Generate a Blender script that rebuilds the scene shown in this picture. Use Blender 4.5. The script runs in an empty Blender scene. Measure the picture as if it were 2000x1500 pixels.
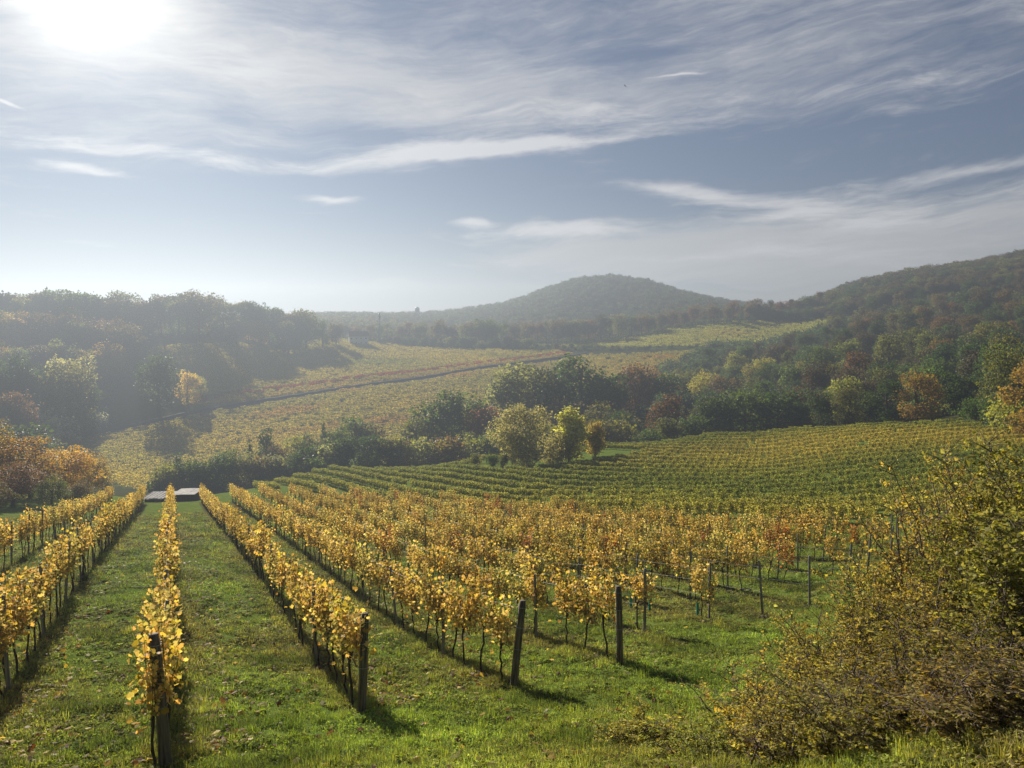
import bpy, math, random
import numpy as np
from mathutils import Vector, Matrix, Euler

random.seed(7)
rng = np.random.default_rng(11)
scn = bpy.context.scene
COL = scn.collection
R = math.radians

# ------------------------------------------------------------------ camera
FPX, HORIZON = 1500.0, 640.0            # focal length and horizon line in pixels of a 2000 x 1500 frame
PITCH = math.atan((750 - HORIZON) / FPX)
cam_d = bpy.data.cameras.new('camera')
cam_d.sensor_width = 36.0
cam_d.lens = 36.0 * FPX / 2000.0
cam_d.clip_start = 0.1
cam_d.clip_end = 60000.0
cam = bpy.data.objects.new('camera', cam_d)
cam.location = (0, 0, 0)
cam.rotation_euler = (math.pi / 2 - PITCH, 0, 0)
COL.objects.link(cam)
scn.camera = cam

# ------------------------------------------------------------------ light and sky
SUN_AZ = R(-28.0)                        # left of the view axis (+Y)
SUN_EL = R(21.0)
SUN_DIR = Vector((math.sin(SUN_AZ) * math.cos(SUN_EL), math.cos(SUN_AZ) * math.cos(SUN_EL), math.sin(SUN_EL)))
sun_d = bpy.data.lights.new('sun', 'SUN')
sun_d.energy = 4.4
sun_d.angle = R(0.6)
sun_d.color = (1.0, 0.91, 0.78)
sun = bpy.data.objects.new('sun', sun_d)
sun.rotation_euler = (-SUN_DIR).to_track_quat('-Z', 'Y').to_euler()
COL.objects.link(sun)

scn.view_settings.view_transform = 'Standard'
scn.view_settings.look = 'None'
scn.view_settings.gamma = 1.0
scn.view_settings.exposure = 1.08
scn.view_settings.use_curve_mapping = False


class NT:
    """small helper for node trees"""
    def __init__(s, tree):
        s.t = tree
        s.n = tree.nodes
        s.l = tree.links

    def node(s, kind, **kw):
        nd = s.n.new(kind)
        for k, v in kw.items():
            setattr(nd, k, v)
        return nd

    def put(s, nd, key, v):
        i = nd.inputs[key]
        if isinstance(v, bpy.types.NodeSocket):
            s.l.new(v, i)
        else:
            i.default_value = v
        return nd

    def math(s, op, a, b=0.0, c=None, clamp=False):
        nd = s.node('ShaderNodeMath', operation=op, use_clamp=clamp)
        s.put(nd, 0, a)
        s.put(nd, 1, b)
        if c is not None:
            s.put(nd, 2, c)
        return nd.outputs[0]

    def vmath(s, op, a, b=None):
        nd = s.node('ShaderNodeVectorMath', operation=op)
        s.put(nd, 0, a)
        if b is not None:
            s.put(nd, 1, b)
        return nd.outputs['Value'] if op in ('DOT_PRODUCT', 'LENGTH', 'DISTANCE') else nd.outputs[0]

    def mix(s, f, a, b, mode='MIX'):
        nd = s.node('ShaderNodeMix', data_type='RGBA', blend_type=mode)
        s.put(nd, 0, f)
        s.put(nd, 6, a)
        s.put(nd, 7, b)
        return nd.outputs[2]

    def noise(s, vec, scale, detail=4.0, rough=0.55, dist=0.0):
        nd = s.node('ShaderNodeTexNoise')
        if vec is not None:
            s.put(nd, 'Vector', vec)
        s.put(nd, 'Scale', scale)
        s.put(nd, 'Detail', detail)
        s.put(nd, 'Roughness', rough)
        s.put(nd, 'Distortion', dist)
        return nd.outputs[0]

    def smooth(s, v, lo, hi, a=0.0, b=1.0):
        nd = s.node('ShaderNodeMapRange', interpolation_type='SMOOTHSTEP')
        s.put(nd, 0, v)
        s.put(nd, 1, lo)
        s.put(nd, 2, hi)
        s.put(nd, 3, a)
        s.put(nd, 4, b)
        return nd.outputs[0]

    def combine(s, x, y, z):
        nd = s.node('ShaderNodeCombineXYZ')
        s.put(nd, 0, x)
        s.put(nd, 1, y)
        s.put(nd, 2, z)
        return nd.outputs[0]


def rgb(r, g, b):
    return (r, g, b, 1.0)


SKY_STRENGTH, CLOUD_LIT, SKY_TINT = 0.05, 5.4, (0.385, 0.395, 0.45)


def build_world():
    w = bpy.data.worlds.new('World')
    scn.world = w
    w.use_nodes = True
    t = NT(w.node_tree)
    t.n.clear()
    out = t.node('ShaderNodeOutputWorld')
    bg = t.node('ShaderNodeBackground')
    t.put(bg, 'Strength', SKY_STRENGTH)
    t.l.new(bg.outputs[0], out.inputs[0])
    sky = t.node('ShaderNodeTexSky', sky_type='NISHITA')
    sky.sun_disc = False
    sky.sun_elevation = SUN_EL
    sky.sun_rotation = SUN_AZ
    sky.altitude = 250
    sky.air_density = 1.0
    sky.dust_density = 0.0
    sky.ozone_density = 1.6
    tc = t.node('ShaderNodeTexCoord')
    d = t.vmath('NORMALIZE', tc.outputs['Generated'])
    sep = t.node('ShaderNodeSeparateXYZ')
    t.l.new(d, sep.inputs[0])
    x, y, z = sep.outputs
    az = t.math('ARCTAN2', x, y)
    el = t.math('ARCSINE', z)

    def dome(px, py):
        xc, yc = (px - 1000) / FPX, (750 - py) / FPX
        Y = math.cos(PITCH) + math.sin(PITCH) * yc
        Z = -math.sin(PITCH) + math.cos(PITCH) * yc
        return math.atan2(xc, Y), math.atan2(Z, math.hypot(xc, Y))

    # streaks drawn out by the high wind: noise stretched along the azimuth, wavering
    w1 = t.noise(t.combine(t.math('MULTIPLY', az, 2.2), t.math('MULTIPLY', el, 5.0), 3.1), 1.0, 3.0, 0.5)
    w2 = t.noise(t.combine(t.math('MULTIPLY', az, 6.0), t.math('MULTIPLY', el, 11.0), 7.7), 1.0, 4.0, 0.55)
    elw = t.math('ADD', el, t.math('MULTIPLY', t.math('SUBTRACT', w1, 0.5), 0.10))
    elw = t.math('ADD', elw, t.math('MULTIPLY', t.math('SUBTRACT', w2, 0.5), 0.03))
    elw = t.math('SUBTRACT', elw, t.math('MULTIPLY', az, 0.07))
    azw = t.math('ADD', az, t.math('MULTIPLY', t.math('SUBTRACT', w2, 0.5), 0.12))
    n1 = t.noise(t.combine(t.math('MULTIPLY', azw, 2.6), t.math('MULTIPLY', elw, 15.0), 0.0), 1.0, 5.0, 0.58)
    n2 = t.noise(t.combine(t.math('MULTIPLY', azw, 8.0), t.math('MULTIPLY', elw, 52.0), 4.0), 1.0, 5.0, 0.68)
    n3 = t.noise(t.combine(t.math('MULTIPLY', az, 4.5), t.math('MULTIPLY', el, 9.0), 12.0), 1.0, 3.0, 0.6)

    def blob(acc, vec, px, py, w, h, tilt, amp):
        """acc + amp * exp(-r2) of a tilted ellipse on the dome"""
        a0, e0 = dome(px, py)
        mp = t.node('ShaderNodeMapping', vector_type='TEXTURE')
        t.put(mp, 'Vector', vec)
        t.put(mp, 'Location', (a0, e0, 0))
        t.put(mp, 'Rotation', (0, 0, R(tilt)))
        t.put(mp, 'Scale', (w / FPX, h / FPX, 1))
        r2 = t.vmath('DOT_PRODUCT', mp.outputs[0], mp.outputs[0])
        return t.math('MULTIPLY_ADD', t.math('POWER', 0.3679, r2), amp, acc)

    e_soft = t.math('ADD', el, t.math('MULTIPLY', t.math('SUBTRACT', w1, 0.5), 0.05))
    e_soft = t.math('ADD', e_soft, t.math('MULTIPLY', t.math('SUBTRACT', w2, 0.5), 0.03))
    e_fine = t.math('ADD', el, t.math('MULTIPLY', t.math('SUBTRACT', w2, 0.5), 0.035))
    v_soft = t.combine(az, e_soft, 0.0)
    v_fine = t.combine(az, e_fine, 0.0)
    # broad thin sheets
    SHEET = [(1000, 190, 650, 75, -2, 0.40), (900, 60, 800, 130, 0, 0.08), (1750, 60, 600, 130, 3, 0.12), (300, 190, 420, 130, 0, 0.16), (250, 40, 400, 160, 0, 0.3),
             (1800, 440, 420, 70, 3, 0.55), (1850, 540, 560, 70, 0, 0.55), (1350, 480, 300, 50, 2, 0.40), (1100, 500, 300, 40, 0, 0.25), (200, 560, 500, 35, -3, 0.30), (850, 575, 260, 26, -2, 0.30),
             (1700, 285, 520, 62, 3, -0.45), (700, 255, 300, 20, -4, -0.30), (800, 370, 600, 45, 0, -0.25), (1180, 110, 170, 30, 6, -0.20), (1150, 15, 600, 60, 0, 0.12), (150, 420, 420, 60, 0, -0.12)]
    cov = t.math('ADD', t.math('MULTIPLY', n1, 0.75), t.math('MULTIPLY', t.math('SUBTRACT', n3, 0.5), 0.55))
    cov = t.math('ADD', cov, t.math('MULTIPLY', t.math('SUBTRACT', n2, 0.5), 1.0))
    for bl in SHEET:
        cov = blob(cov, v_soft, *bl)
    sheet = t.math('MULTIPLY', t.smooth(cov, 0.28, 1.12), 0.80)
    # finer, whiter wisps
    WISP = [(1620, 430, 230, 22, -6, 0.30), (1850, 400, 220, 20, 10, 0.34), (1450, 490, 200, 18, 3, 0.26), (1750, 500, 300, 24, 0, 0.22), (1150, 225, 330, 26, -4, 0.30), (830, 308, 240, 20, 6, 0.62), (1020, 292, 190, 12, 6, 0.50), (1330, 372, 100, 14, -8, 0.52), (1520, 395, 200, 16, -9, 0.30), (1750, 365, 240, 14, 12, 0.3),
            (1120, 445, 130, 18, 3, 0.66), (925, 435, 50, 10, 0, 0.60), (650, 393, 55, 9, 0, 0.5), (170, 327, 70, 9, -5, 0.5), (260, 290, 300, 14, -2, 0.45), (200, 475, 120, 6, -3, 0.30), (1950, 320, 160, 10, 4, 0.3),
            (1750, 165, 380, 14, -1, 0.24), (1330, 143, 60, 2.2, 0, 0.55), (14, 199, 22, 2.5, -16, 0.55), (450, 130, 300, 40, -8, 0.16)]
    wsp = t.math('ADD', t.math('MULTIPLY', n2, 0.9), t.math('MULTIPLY', t.math('SUBTRACT', n1, 0.5), 0.5))
    for bl in WISP:
        wsp = blob(wsp, v_fine, *bl)
    wisp = t.math('MULTIPLY', t.smooth(wsp, 0.50, 1.10), 0.88)
    cirrus = t.math('SUBTRACT', 1.0, t.math('MULTIPLY', t.math('SUBTRACT', 1.0, sheet), t.math('SUBTRACT', 1.0, wisp)))
    # milky layer low over the horizon
    low = t.smooth(el, -0.02, 0.18, 0.45, 0.0)
    cirrus = t.math('MAXIMUM', cirrus, low)
    # light scattered forward by the ice crystals: brighter towards the sun
    cs = t.vmath('DOT_PRODUCT', d, tuple(SUN_DIR))

    def hg(g):
        den = t.math('POWER', t.math('SUBTRACT', 1 + g * g, t.math('MULTIPLY', cs, 2 * g)), 1.5)
        return t.math('DIVIDE', (1 - g * g) / (4 * math.pi), den)
    h1 = hg(0.70)
    h2 = hg(0.95)
    lit = t.math('ADD', t.math('MULTIPLY_ADD', wisp, 1.3, CLOUD_LIT - 0.25), t.math('MULTIPLY', h1, 0.2))
    cloud = t.mix(1.0, rgb(0.975, 0.975, 1.0), t.combine(lit, lit, lit), 'MULTIPLY')
    base = t.mix(0.34, t.mix(1.0, sky.outputs[0], rgb(*SKY_TINT), 'MULTIPLY'), rgb(1.65, 1.92, 2.8))   # thin veil of ice cloud everywhere
    col = t.mix(cirrus, base, cloud)
    glow = t.math('ADD', t.math('MULTIPLY', h2, 0.22), t.math('MULTIPLY', hg(0.86), 0.30))
    gl = t.mix(1.0, rgb(1.0, 0.95, 0.82), t.combine(glow, glow, glow), 'MULTIPLY')
    col = t.mix(1.0, col, gl, 'ADD')
    t.l.new(col, bg.inputs[0])


build_world()
scn.world.cycles.sampling_method = 'NONE'

cy = scn.cycles
cy.max_bounces = 4
cy.diffuse_bounces = 2
cy.glossy_bounces = 1
cy.transmission_bounces = 3
cy.volume_bounces = 0
cy.transparent_max_bounces = 4
cy.caustics_reflective = False
cy.caustics_refractive = False
cy.use_denoising = True
cy.use_light_tree = False
cy.sample_clamp_indirect = 4.0
cy.use_adaptive_sampling = True
cy.adaptive_threshold = 0.02

# ------------------------------------------------------------------ the lie of the land
def ray(px, py):
    """direction of a picture point with Y = 1 (px, py in the 2000 x 1500 frame)"""
    xc, yc = (px - 1000) / FPX, (750 - py) / FPX
    yy = math.cos(PITCH) + math.sin(PITCH) * yc
    zz = -math.sin(PITCH) + math.cos(PITCH) * yc
    return xc / yy, zz / yy


def pix(x, y, z):
    c, s = math.cos(PITCH), math.sin(PITCH)
    dep = y * c - z * s
    up = y * s + z * c
    return 1000 + FPX * x / dep, 750 - FPX * up / dep


def far_scale(d):
    """survey distances beyond 500 m were judged too long: bring them in"""
    return d if d < 500 else 500 + (d - 500) * .45


CTRL = [  # picture point and forward distance: survey of the valley
    (330, 1500, 11), (700, 1395, 14.85), (1003, 1348, 16.5), (1210, 1300, 19), (1258, 1240, 24), (1385, 1215, 26.4),
    (1490, 1203, 28.8), (1582, 1185, 31.2), (1655, 1150, 34), (55, 1255, 20.5), (325, 1180, 24.5), (325, 1060, 46), (325, 985, 95),
    (-300, 1500, 12), (-300, 1150, 28), (100, 1010, 75),
    (1300, 1040, 64), (1000, 1012, 78), (700, 987, 94), (1650, 1058, 50), (700, 1080, 48), (1000, 1100, 44),
    (1300, 1018, 71), (1700, 1035, 65), (1400, 848, 172), (1550, 840, 166), (1710, 831, 160), (1870, 822, 152), (1180, 872, 165), (960, 893, 160),
    (640, 917, 150), (450, 962, 118), (1300, 945, 102), (1500, 900, 128), (1700, 905, 112), (1000, 948, 108), (800, 950, 114),
    (1035, 915, 140), (2000, 950, 85), (2050, 860, 120),
    (860, 930, 215), (500, 955, 195), (350, 975, 165), (1200, 905, 220), (1500, 870, 220), (1750, 838, 195),
    (300, 880, 270), (140, 858, 290), (700, 780, 350), (950, 735, 420), (1150, 692, 540), (560, 702, 520), (750, 673, 640),
    (1000, 686, 600), (1300, 690, 520), (1000, 674, 680), (1300, 645, 760), (1600, 620, 800), (1500, 668, 600), (1450, 618, 840),
    (1900, 712, 300), (1650, 765, 260), (1950, 640, 420), (1850, 585, 600), (1650, 612, 720), (1950, 522, 930), (1760, 545, 1000),
    (1660, 568, 1050), (2200, 490, 950), (2000, 505, 960), (1800, 575, 1600), (2100, 560, 1700),
    (1195, 541, 1600), (1135, 548, 1600), (1255, 548, 1600), (1000, 600, 1560), (1080, 566, 1590), (1310, 570, 1590), (1440, 596, 1620), (1200, 640, 1150), (1230, 612, 2050),
    (900, 642, 1150), (1000, 636, 1120), (1500, 625, 1250), (800, 624, 1400), (650, 622, 1300), (930, 612, 1480), (560, 625, 1500),
    (100, 642, 480), (300, 642, 470), (500, 652, 500), (620, 664, 560), (200, 722, 390), (100, 765, 345), (300, 800, 332),
    (60, 960, 105), (100, 655, 1500), (-500, 645, 500), (-700, 720, 300), (-700, 1000, 60), (400, 640, 1200),
    (2700, 1000, 45), (2700, 720, 200), (2700, 480, 900),
    (1700, 1500, 7.2), (2000, 1440, 6.0), (2000, 1230, 13), (1800, 1190, 24), (1480, 1450, 11.3), (2400, 1300, 8), (2000, 1080, 40),
]


def _feat(x, y):
    d = np.maximum(np.hypot(x, y), 2.0)
    az = np.arctan2(x, y)
    return np.stack([1.9 * np.cos(az), 1.9 * np.sin(az), 0.62 * np.log(d)], -1), d


def _fit():
    P, Zv = [], []
    for px, py, d in CTRL:
        d = far_scale(d)
        rx, rz = ray(px, py)
        P.append((rx * d, d))
        Zv.append(rz * d)
    for k in range(24):                   # the bank the camera stands on, and the slope behind it
        a = 2 * math.pi * k / 24
        for r, zf, zb in ((2, -1.75, -1.75), (4, -3.0, -1.7), (7, -4.6, -1.5)):
            f = max(0.0, math.cos(a)) ** 0.5
            if r == 7 and math.cos(a) > 0.5:
                continue
            P.append((r * math.sin(a), r * math.cos(a)))
            Zv.append(zf * f + zb * (1 - f))
        if math.cos(a) < 0.2:
            for r, zz in ((40, 2.0), (300, 12.0), (1200, 30.0)):
                P.append((r * math.sin(a), r * math.cos(a)))
                Zv.append(zz)
        for r in (1700, 3000):
            P.append((r * math.sin(a), r * math.cos(a)))
            Zv.append(-0.0035 * r)
    P, Zv = np.array(P), np.array(Zv)
    F, d = _feat(P[:, 0], P[:, 1])
    val = Zv / d
    n = len(val)
    D = np.linalg.norm(F[:, None] - F[None], axis=-1)
    K = D ** 2 * np.log(D + 1e-9) * 0 + D ** 1.5
    A = np.zeros((n + 4, n + 4))
    A[:n, :n] = K + np.eye(n) * -0.004
    A[:n, n] = 1
    A[:n, n + 1:] = F
    A[n:, :n] = A[:n, n:].T
    sol = np.linalg.solve(A, np.concatenate([val, np.zeros(4)]))
    return F, sol


_F, _S = _fit()


def height(x, y):
    x, y = np.atleast_1d(np.asarray(x, float)), np.atleast_1d(np.asarray(y, float))
    out = np.empty(len(x))
    for i in range(0, len(x), 20000):
        f, d = _feat(x[i:i + 20000], y[i:i + 20000])
        D = np.linalg.norm(f[:, None] - _F[None], axis=-1)
        n = len(_F)
        out[i:i + 20000] = (D ** 1.5 @ _S[:n] + _S[n] + f @ _S[n + 1:]) * d
    r = np.hypot(x, y)
    bump = 0.05 * np.sin(1.3 * x + 0.7 * y) * np.sin(0.9 * y - 0.5 * x) + 0.03 * np.sin(3.1 * x - 1.7 * y) * np.sin(2.3 * y + x)
    return out + bump * np.clip((r - 4) / 6, 0, 1)


def H(x, y):
    return float(height([x], [y])[0])


_RD = np.geomspace(5, 4000, 1500)


def on_ground(px, py):
    """the ground point seen at a picture point"""
    rx, rz = ray(px, py)
    h = height(rx * _RD, _RD)
    k = np.nonzero(rz * _RD < h)[0]
    if len(k) == 0:
        return None
    i = k[0]
    d = _RD[i]
    if i > 0:
        e0 = rz * _RD[i - 1] - h[i - 1]
        e1 = rz * d - h[i]
        d = _RD[i - 1] + (d - _RD[i - 1]) * e0 / (e0 - e1)
    return Vector((rx * d, d, H(rx * d, d)))


def at(px, py, d):
    d = far_scale(d)
    rx, rz = ray(px, py)
    return Vector((rx * d, d, rz * d))


def inside(poly, x, y):
    """points in polygon (numpy)"""
    x, y = np.asarray(x), np.asarray(y)
    c = np.zeros(x.shape, bool)
    n = len(poly)
    for i in range(n):
        x0, y0 = poly[i]
        x1, y1 = poly[(i + 1) % n]
        cond = ((y0 > y) != (y1 > y)) & (x < (x1 - x0) * (y - y0) / (y1 - y0 + 1e-12) + x0)
        c ^= cond
    return c


def poly_px(pts):
    """polygon on the ground from (px, py, forward distance) corners"""
    out = []
    for px, py, d in pts:
        rx, _ = ray(px, py if py else 640)
        d = far_scale(d)
        out.append((rx * d, d))
    return out


# rows of the near vineyard: all parallel, 3.4 m apart
ROW_DIR = np.array((-0.448, 1.0)) / math.hypot(0.448, 1.0)
ROW_N = np.array((ROW_DIR[1], -ROW_DIR[0]))
ROW_GAP = 3.4
NEAR_POLY = poly_px([(-500, 1500, 12), (330, 1500, 11), (700, 1395, 14.8), (1210, 1300, 19), (1582, 1185, 31.2), (1760, 1110, 40),
                     (1740, 1062, 51), (1300, 1042, 64), (1000, 1012, 79), (700, 987, 95), (560, 985, 98), (390, 985, 97), (240, 985, 97), (100, 1000, 80), (-300, 1100, 45)])
GREEN_POLY = poly_px([(450, 962, 120), (720, 985, 97), (1000, 1008, 80), (1300, 1018, 71), (1720, 1035, 66), (2060, 1010, 72), (2080, 880, 110), (1870, 824, 150), (1710, 833, 158), (1550, 842, 164),
                      (1400, 850, 170), (1180, 873, 164), (960, 893, 159), (640, 917, 149)])
PATH_PTS = [(135, 858, 288), (300, 826, 312), (500, 790, 342), (700, 755, 380), (900, 723, 436), (1050, 703, 490), (1150, 691, 545)]
FAR_LOW_POLY = poly_px([(130, 866, 285), (300, 832, 307), (500, 796, 337), (700, 761, 374), (900, 729, 428), (1150, 697, 530), (1380, 690, 520), (1300, 720, 440), (1000, 790, 330), (800, 850, 265), (600, 900, 235), (400, 935, 205), (300, 955, 180), (190, 935, 200), (140, 890, 255)])
FAR_UP_POLY = poly_px([(390, 797, 333), (500, 785, 346), (700, 750, 385), (900, 719, 440), (1120, 690, 545), (1090, 685, 590), (900, 678, 615), (750, 671, 640), (650, 675, 600), (545, 702, 520), (550, 716, 480), (440, 700, 455), (300, 690, 428), (270, 740, 385), (330, 790, 345)])
FIELD2_POLY = poly_px([(950, 670, 655), (1120, 653, 700), (1300, 640, 760), (1600, 614, 810), (1640, 655, 600), (1480, 690, 530), (1390, 688, 540), (1150, 676, 640)])

# ------------------------------------------------------------------ materials
def new_mat(name):
    m = bpy.data.materials.new(name)
    m.use_nodes = True
    t = NT(m.node_tree)
    t.n.clear()
    out = t.node('ShaderNodeOutputMaterial')
    return m, t, out


def leaf_material(name, source, trans=0.5, warm=(1.25, 1.0, 0.55), rough=0.55, spec=0.25, gain=1.0, hue=0.05):
    """thin leaves: light is reflected and also shines through; tint from the object or from the instancer, varied leaf by leaf"""
    m, t, out = new_mat(name)
    if source == 'object':
        tint = t.node('ShaderNodeObjectInfo').outputs['Color']
    else:
        tint = t.node('ShaderNodeAttribute', attribute_type='INSTANCER', attribute_name='tint').outputs['Color']
    va = t.node('ShaderNodeAttribute', attribute_type='GEOMETRY', attribute_name='var')
    sp = t.node('ShaderNodeSeparateColor')
    t.l.new(va.outputs['Color'], sp.inputs[0])
    bri = t.smooth(sp.outputs[0], 0.0, 1.0, 0.55 * gain, 1.5 * gain)
    c = t.mix(1.0, tint, t.combine(bri, bri, bri), 'MULTIPLY')
    hs = t.node('ShaderNodeHueSaturation')
    t.put(hs, 'Hue', t.math('ADD', 0.5 - hue / 2, t.math('MULTIPLY', sp.outputs[1], hue)))
    t.put(hs, 'Saturation', t.math('ADD', 0.8, t.math('MULTIPLY', sp.outputs[2], 0.35)))
    t.put(hs, 'Color', c)
    c = hs.outputs[0]
    p = t.node('ShaderNodeBsdfPrincipled')
    t.put(p, 'Base Color', c)
    t.put(p, 'Roughness', rough)
    t.put(p, 'Specular IOR Level', spec)
    tr = t.node('ShaderNodeBsdfTranslucent')
    t.put(tr, 'Color', t.mix(1.0, c, rgb(*warm), 'MULTIPLY'))
    mx = t.node('ShaderNodeMixShader')
    t.put(mx, 0, trans)
    t.l.new(p.outputs[0], mx.inputs[1])
    t.l.new(tr.outputs[0], mx.inputs[2])
    t.l.new(mx.outputs[0], out.inputs[0])
    return m


def plain_material(name, c1, c2, scale=6.0, rough=0.85, bump=0.3, stretch=(1, 1, 1), metallic=0.0, spec=0.3):
    m, t, out = new_mat(name)
    tc = t.node('ShaderNodeTexCoord')
    vec = t.vmath('MULTIPLY', tc.outputs['Object'], stretch)
    n = t.noise(vec, scale, 6.0, 0.6)
    col = t.mix(t.smooth(n, 0.3, 0.7), rgb(*c1), rgb(*c2))
    p = t.node('ShaderNodeBsdfPrincipled')
    t.put(p, 'Base Color', col)
    t.put(p, 'Roughness', rough)
    t.put(p, 'Metallic', metallic)
    t.put(p, 'Specular IOR Level', spec)
    if bump:
        b = t.node('ShaderNodeBump')
        t.put(b, 'Strength', bump)
        t.put(b, 'Distance', 0.02)
        t.put(b, 'Height', n)
        t.l.new(b.outputs[0], p.inputs['Normal'])
    t.l.new(p.outputs[0], out.inputs[0])
    return m


M = {}
M['leaf_obj'] = leaf_material('tree_leaves', 'object', 0.45, (1.15, 1.1, 0.5), spec=.15, gain=1.5)
M['leaf_ins'] = leaf_material('tree_leaves_far', 'instancer', 0.45, (1.15, 1.1, 0.5), spec=.15, gain=1.5)
M['vine_obj'] = leaf_material('vine_leaves', 'object', 0.55, (1.15, 1.0, 0.60), spec=0.08, gain=1.1, hue=.06)
M['vine_ins'] = leaf_material('vine_leaves_far', 'instancer', 0.55, (1.15, 1.0, 0.60), spec=0.08, gain=1.1, hue=.03)
M['bark'] = plain_material('tree_bark', (0.05, 0.04, 0.03), (0.11, 0.09, 0.07), 5.0, 0.9, 0.5, (1, 1, 0.3))
M['vine_wood'] = plain_material('vine_wood', (0.025, 0.018, 0.013), (0.07, 0.05, 0.035), 30.0, 0.9, 0.6, (1, 1, 0.25))
M['twig'] = plain_material('twig_bark', (0.07, 0.05, 0.038), (0.19, 0.145, 0.11), 25.0, 0.85, 0.3)
M['post_dark'] = plain_material('weathered_dark_timber', (0.035, 0.028, 0.022), (0.20, 0.165, 0.125), 22.0, 0.85, 0.7, (1, 1, 0.06))
M['post_grey'] = plain_material('weathered_grey_timber', (0.11, 0.10, 0.09), (0.27, 0.25, 0.225), 26.0, 0.85, 0.6, (1, 1, 0.06))
M['wire'] = plain_material('galvanised_wire', (0.25, 0.25, 0.25), (0.36, 0.36, 0.36), 40.0, 0.6, 0.0, metallic=0.2)

# ------------------------------------------------------------------ mesh helpers
def new_mesh(name, verts, faces, mat=None, var=None, smooth=False):
    me = bpy.data.meshes.new(name)
    me.from_pydata([tuple(v) for v in verts], [], [tuple(f) for f in faces])
    if mat is not None:
        me.materials.append(mat)
    if var is not None:
        a = me.color_attributes.new('var', 'FLOAT_COLOR', 'POINT')
        c = np.ones((len(verts), 4), np.float32)
        c[:, :3] = var
        a.data.foreach_set('color', c.ravel())
    if smooth:
        me.shade_smooth()
    me.update()
    return me


def put(name, me, parent=None, loc=(0, 0, 0), rot=(0, 0, 0), scale=1.0):
    o = bpy.data.objects.new(name, me)
    COL.objects.link(o)
    o.location = loc
    o.rotation_euler = rot
    o.scale = (scale,) * 3 if isinstance(scale, (int, float)) else scale
    if parent is not None:
        o.parent = parent
    return o


def tag(o, label, cat=None, group=None, kind=None):
    o['label'] = label
    if cat:
        o['category'] = cat
    if group:
        o['group'] = group
    if kind:
        o['kind'] = kind
    return o


def tube(V, F, pts, rad, n=6, cap=True, jitter=0.0):
    """append a tapering tube to vertex and face lists"""
    pts = [np.asarray(p, float) for p in pts]
    base = len(V)
    m = len(pts)
    ref = np.array((0.31, 0.17, 0.94))
    for i, p in enumerate(pts):
        tdir = pts[min(i + 1, m - 1)] - pts[max(i - 1, 0)]
        tdir = tdir / (np.linalg.norm(tdir) + 1e-9)
        r0 = ref if abs(tdir @ ref) < 0.9 else np.array((1.0, 0.1, 0.0))
        a = np.cross(tdir, r0)
        a /= np.linalg.norm(a)
        b = np.cross(tdir, a)
        rr = rad[i] if hasattr(rad, '__len__') else rad
        for k in range(n):
            w = 2 * math.pi * k / n
            q = rr * (1 + (random.uniform(-jitter, jitter) if jitter else 0))
            V.append(p + q * (math.cos(w) * a + math.sin(w) * b))
    for i in range(m - 1):
        for k in range(n):
            k2 = (k + 1) % n
            F.append((base + i * n + k, base + i * n + k2, base + (i + 1) * n + k2, base + (i + 1) * n + k))
    if cap:
        F.append(tuple(base + (m - 1) * n + k for k in range(n)))
        F.append(tuple(base + k for k in reversed(range(n))))


def cards(pos, nrm, size, shape='kite', seed=0, bend=0.15):
    """leaf-like faces: arrays of positions, normals, sizes -> verts, faces, var"""
    g = np.random.default_rng(seed)
    n = len(pos)
    nrm = nrm / (np.linalg.norm(nrm, axis=1, keepdims=True) + 1e-9)
    t = g.normal(size=(n, 3))
    t -= nrm * np.sum(t * nrm, 1, keepdims=True)
    t /= np.linalg.norm(t, axis=1, keepdims=True) + 1e-9
    b = np.cross(nrm, t)
    if shape == 'vine':      # broad lobed leaf, creased along the middle
        prof = np.array([(0, -0.5, 0), (0.52, -0.35, -.22), (0.32, 0.0, -.08), (0.48, 0.28, -.26), (0.0, 0.62, -.16), (-0.46, 0.28, -.10), (-0.34, 0.0, -.04), (-0.52, -0.35, -.20)])
        fc = [(0, 1, 2), (0, 2, 3, 4), (0, 4, 5, 6), (0, 6, 7)]
    elif shape == 'spray':   # ragged clump of foliage seen from afar
        prof = np.array([(0, -0.5, 0), (0.5, -0.15, -bend), (0.28, 0.5, 0), (-0.2, 0.38, bend), (-0.52, 0.05, 0)])
        fc = [(0, 1, 2, 3, 4)]
    else:
        prof = np.array([(0, -0.5, 0), (0.32, 0.0, -bend), (0, 0.55, 0), (-0.32, 0.0, -bend)])
        fc = [(0, 1, 2), (0, 2, 3)]
    k = len(prof)
    jit = 1 + g.uniform(-0.25, 0.25, size=(n, k, 2)) if shape == 'spray' else np.ones((n, k, 2))
    s = np.asarray(size).reshape(n, 1, 1)
    V = pos[:, None] + s * (prof[None, :, 0:1] * jit[..., 0:1] * t[:, None] + prof[None, :, 1:2] * jit[..., 1:2] * b[:, None] + prof[None, :, 2:3] * nrm[:, None])
    V = V.reshape(-1, 3)
    F = []
    for i in range(n):
        o = i * k
        for f in fc:
            F.append(tuple(o + q for q in f))
    var = np.repeat(g.uniform(0, 1, size=(n, 3)), k, axis=0)
    return V, F, var


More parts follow.
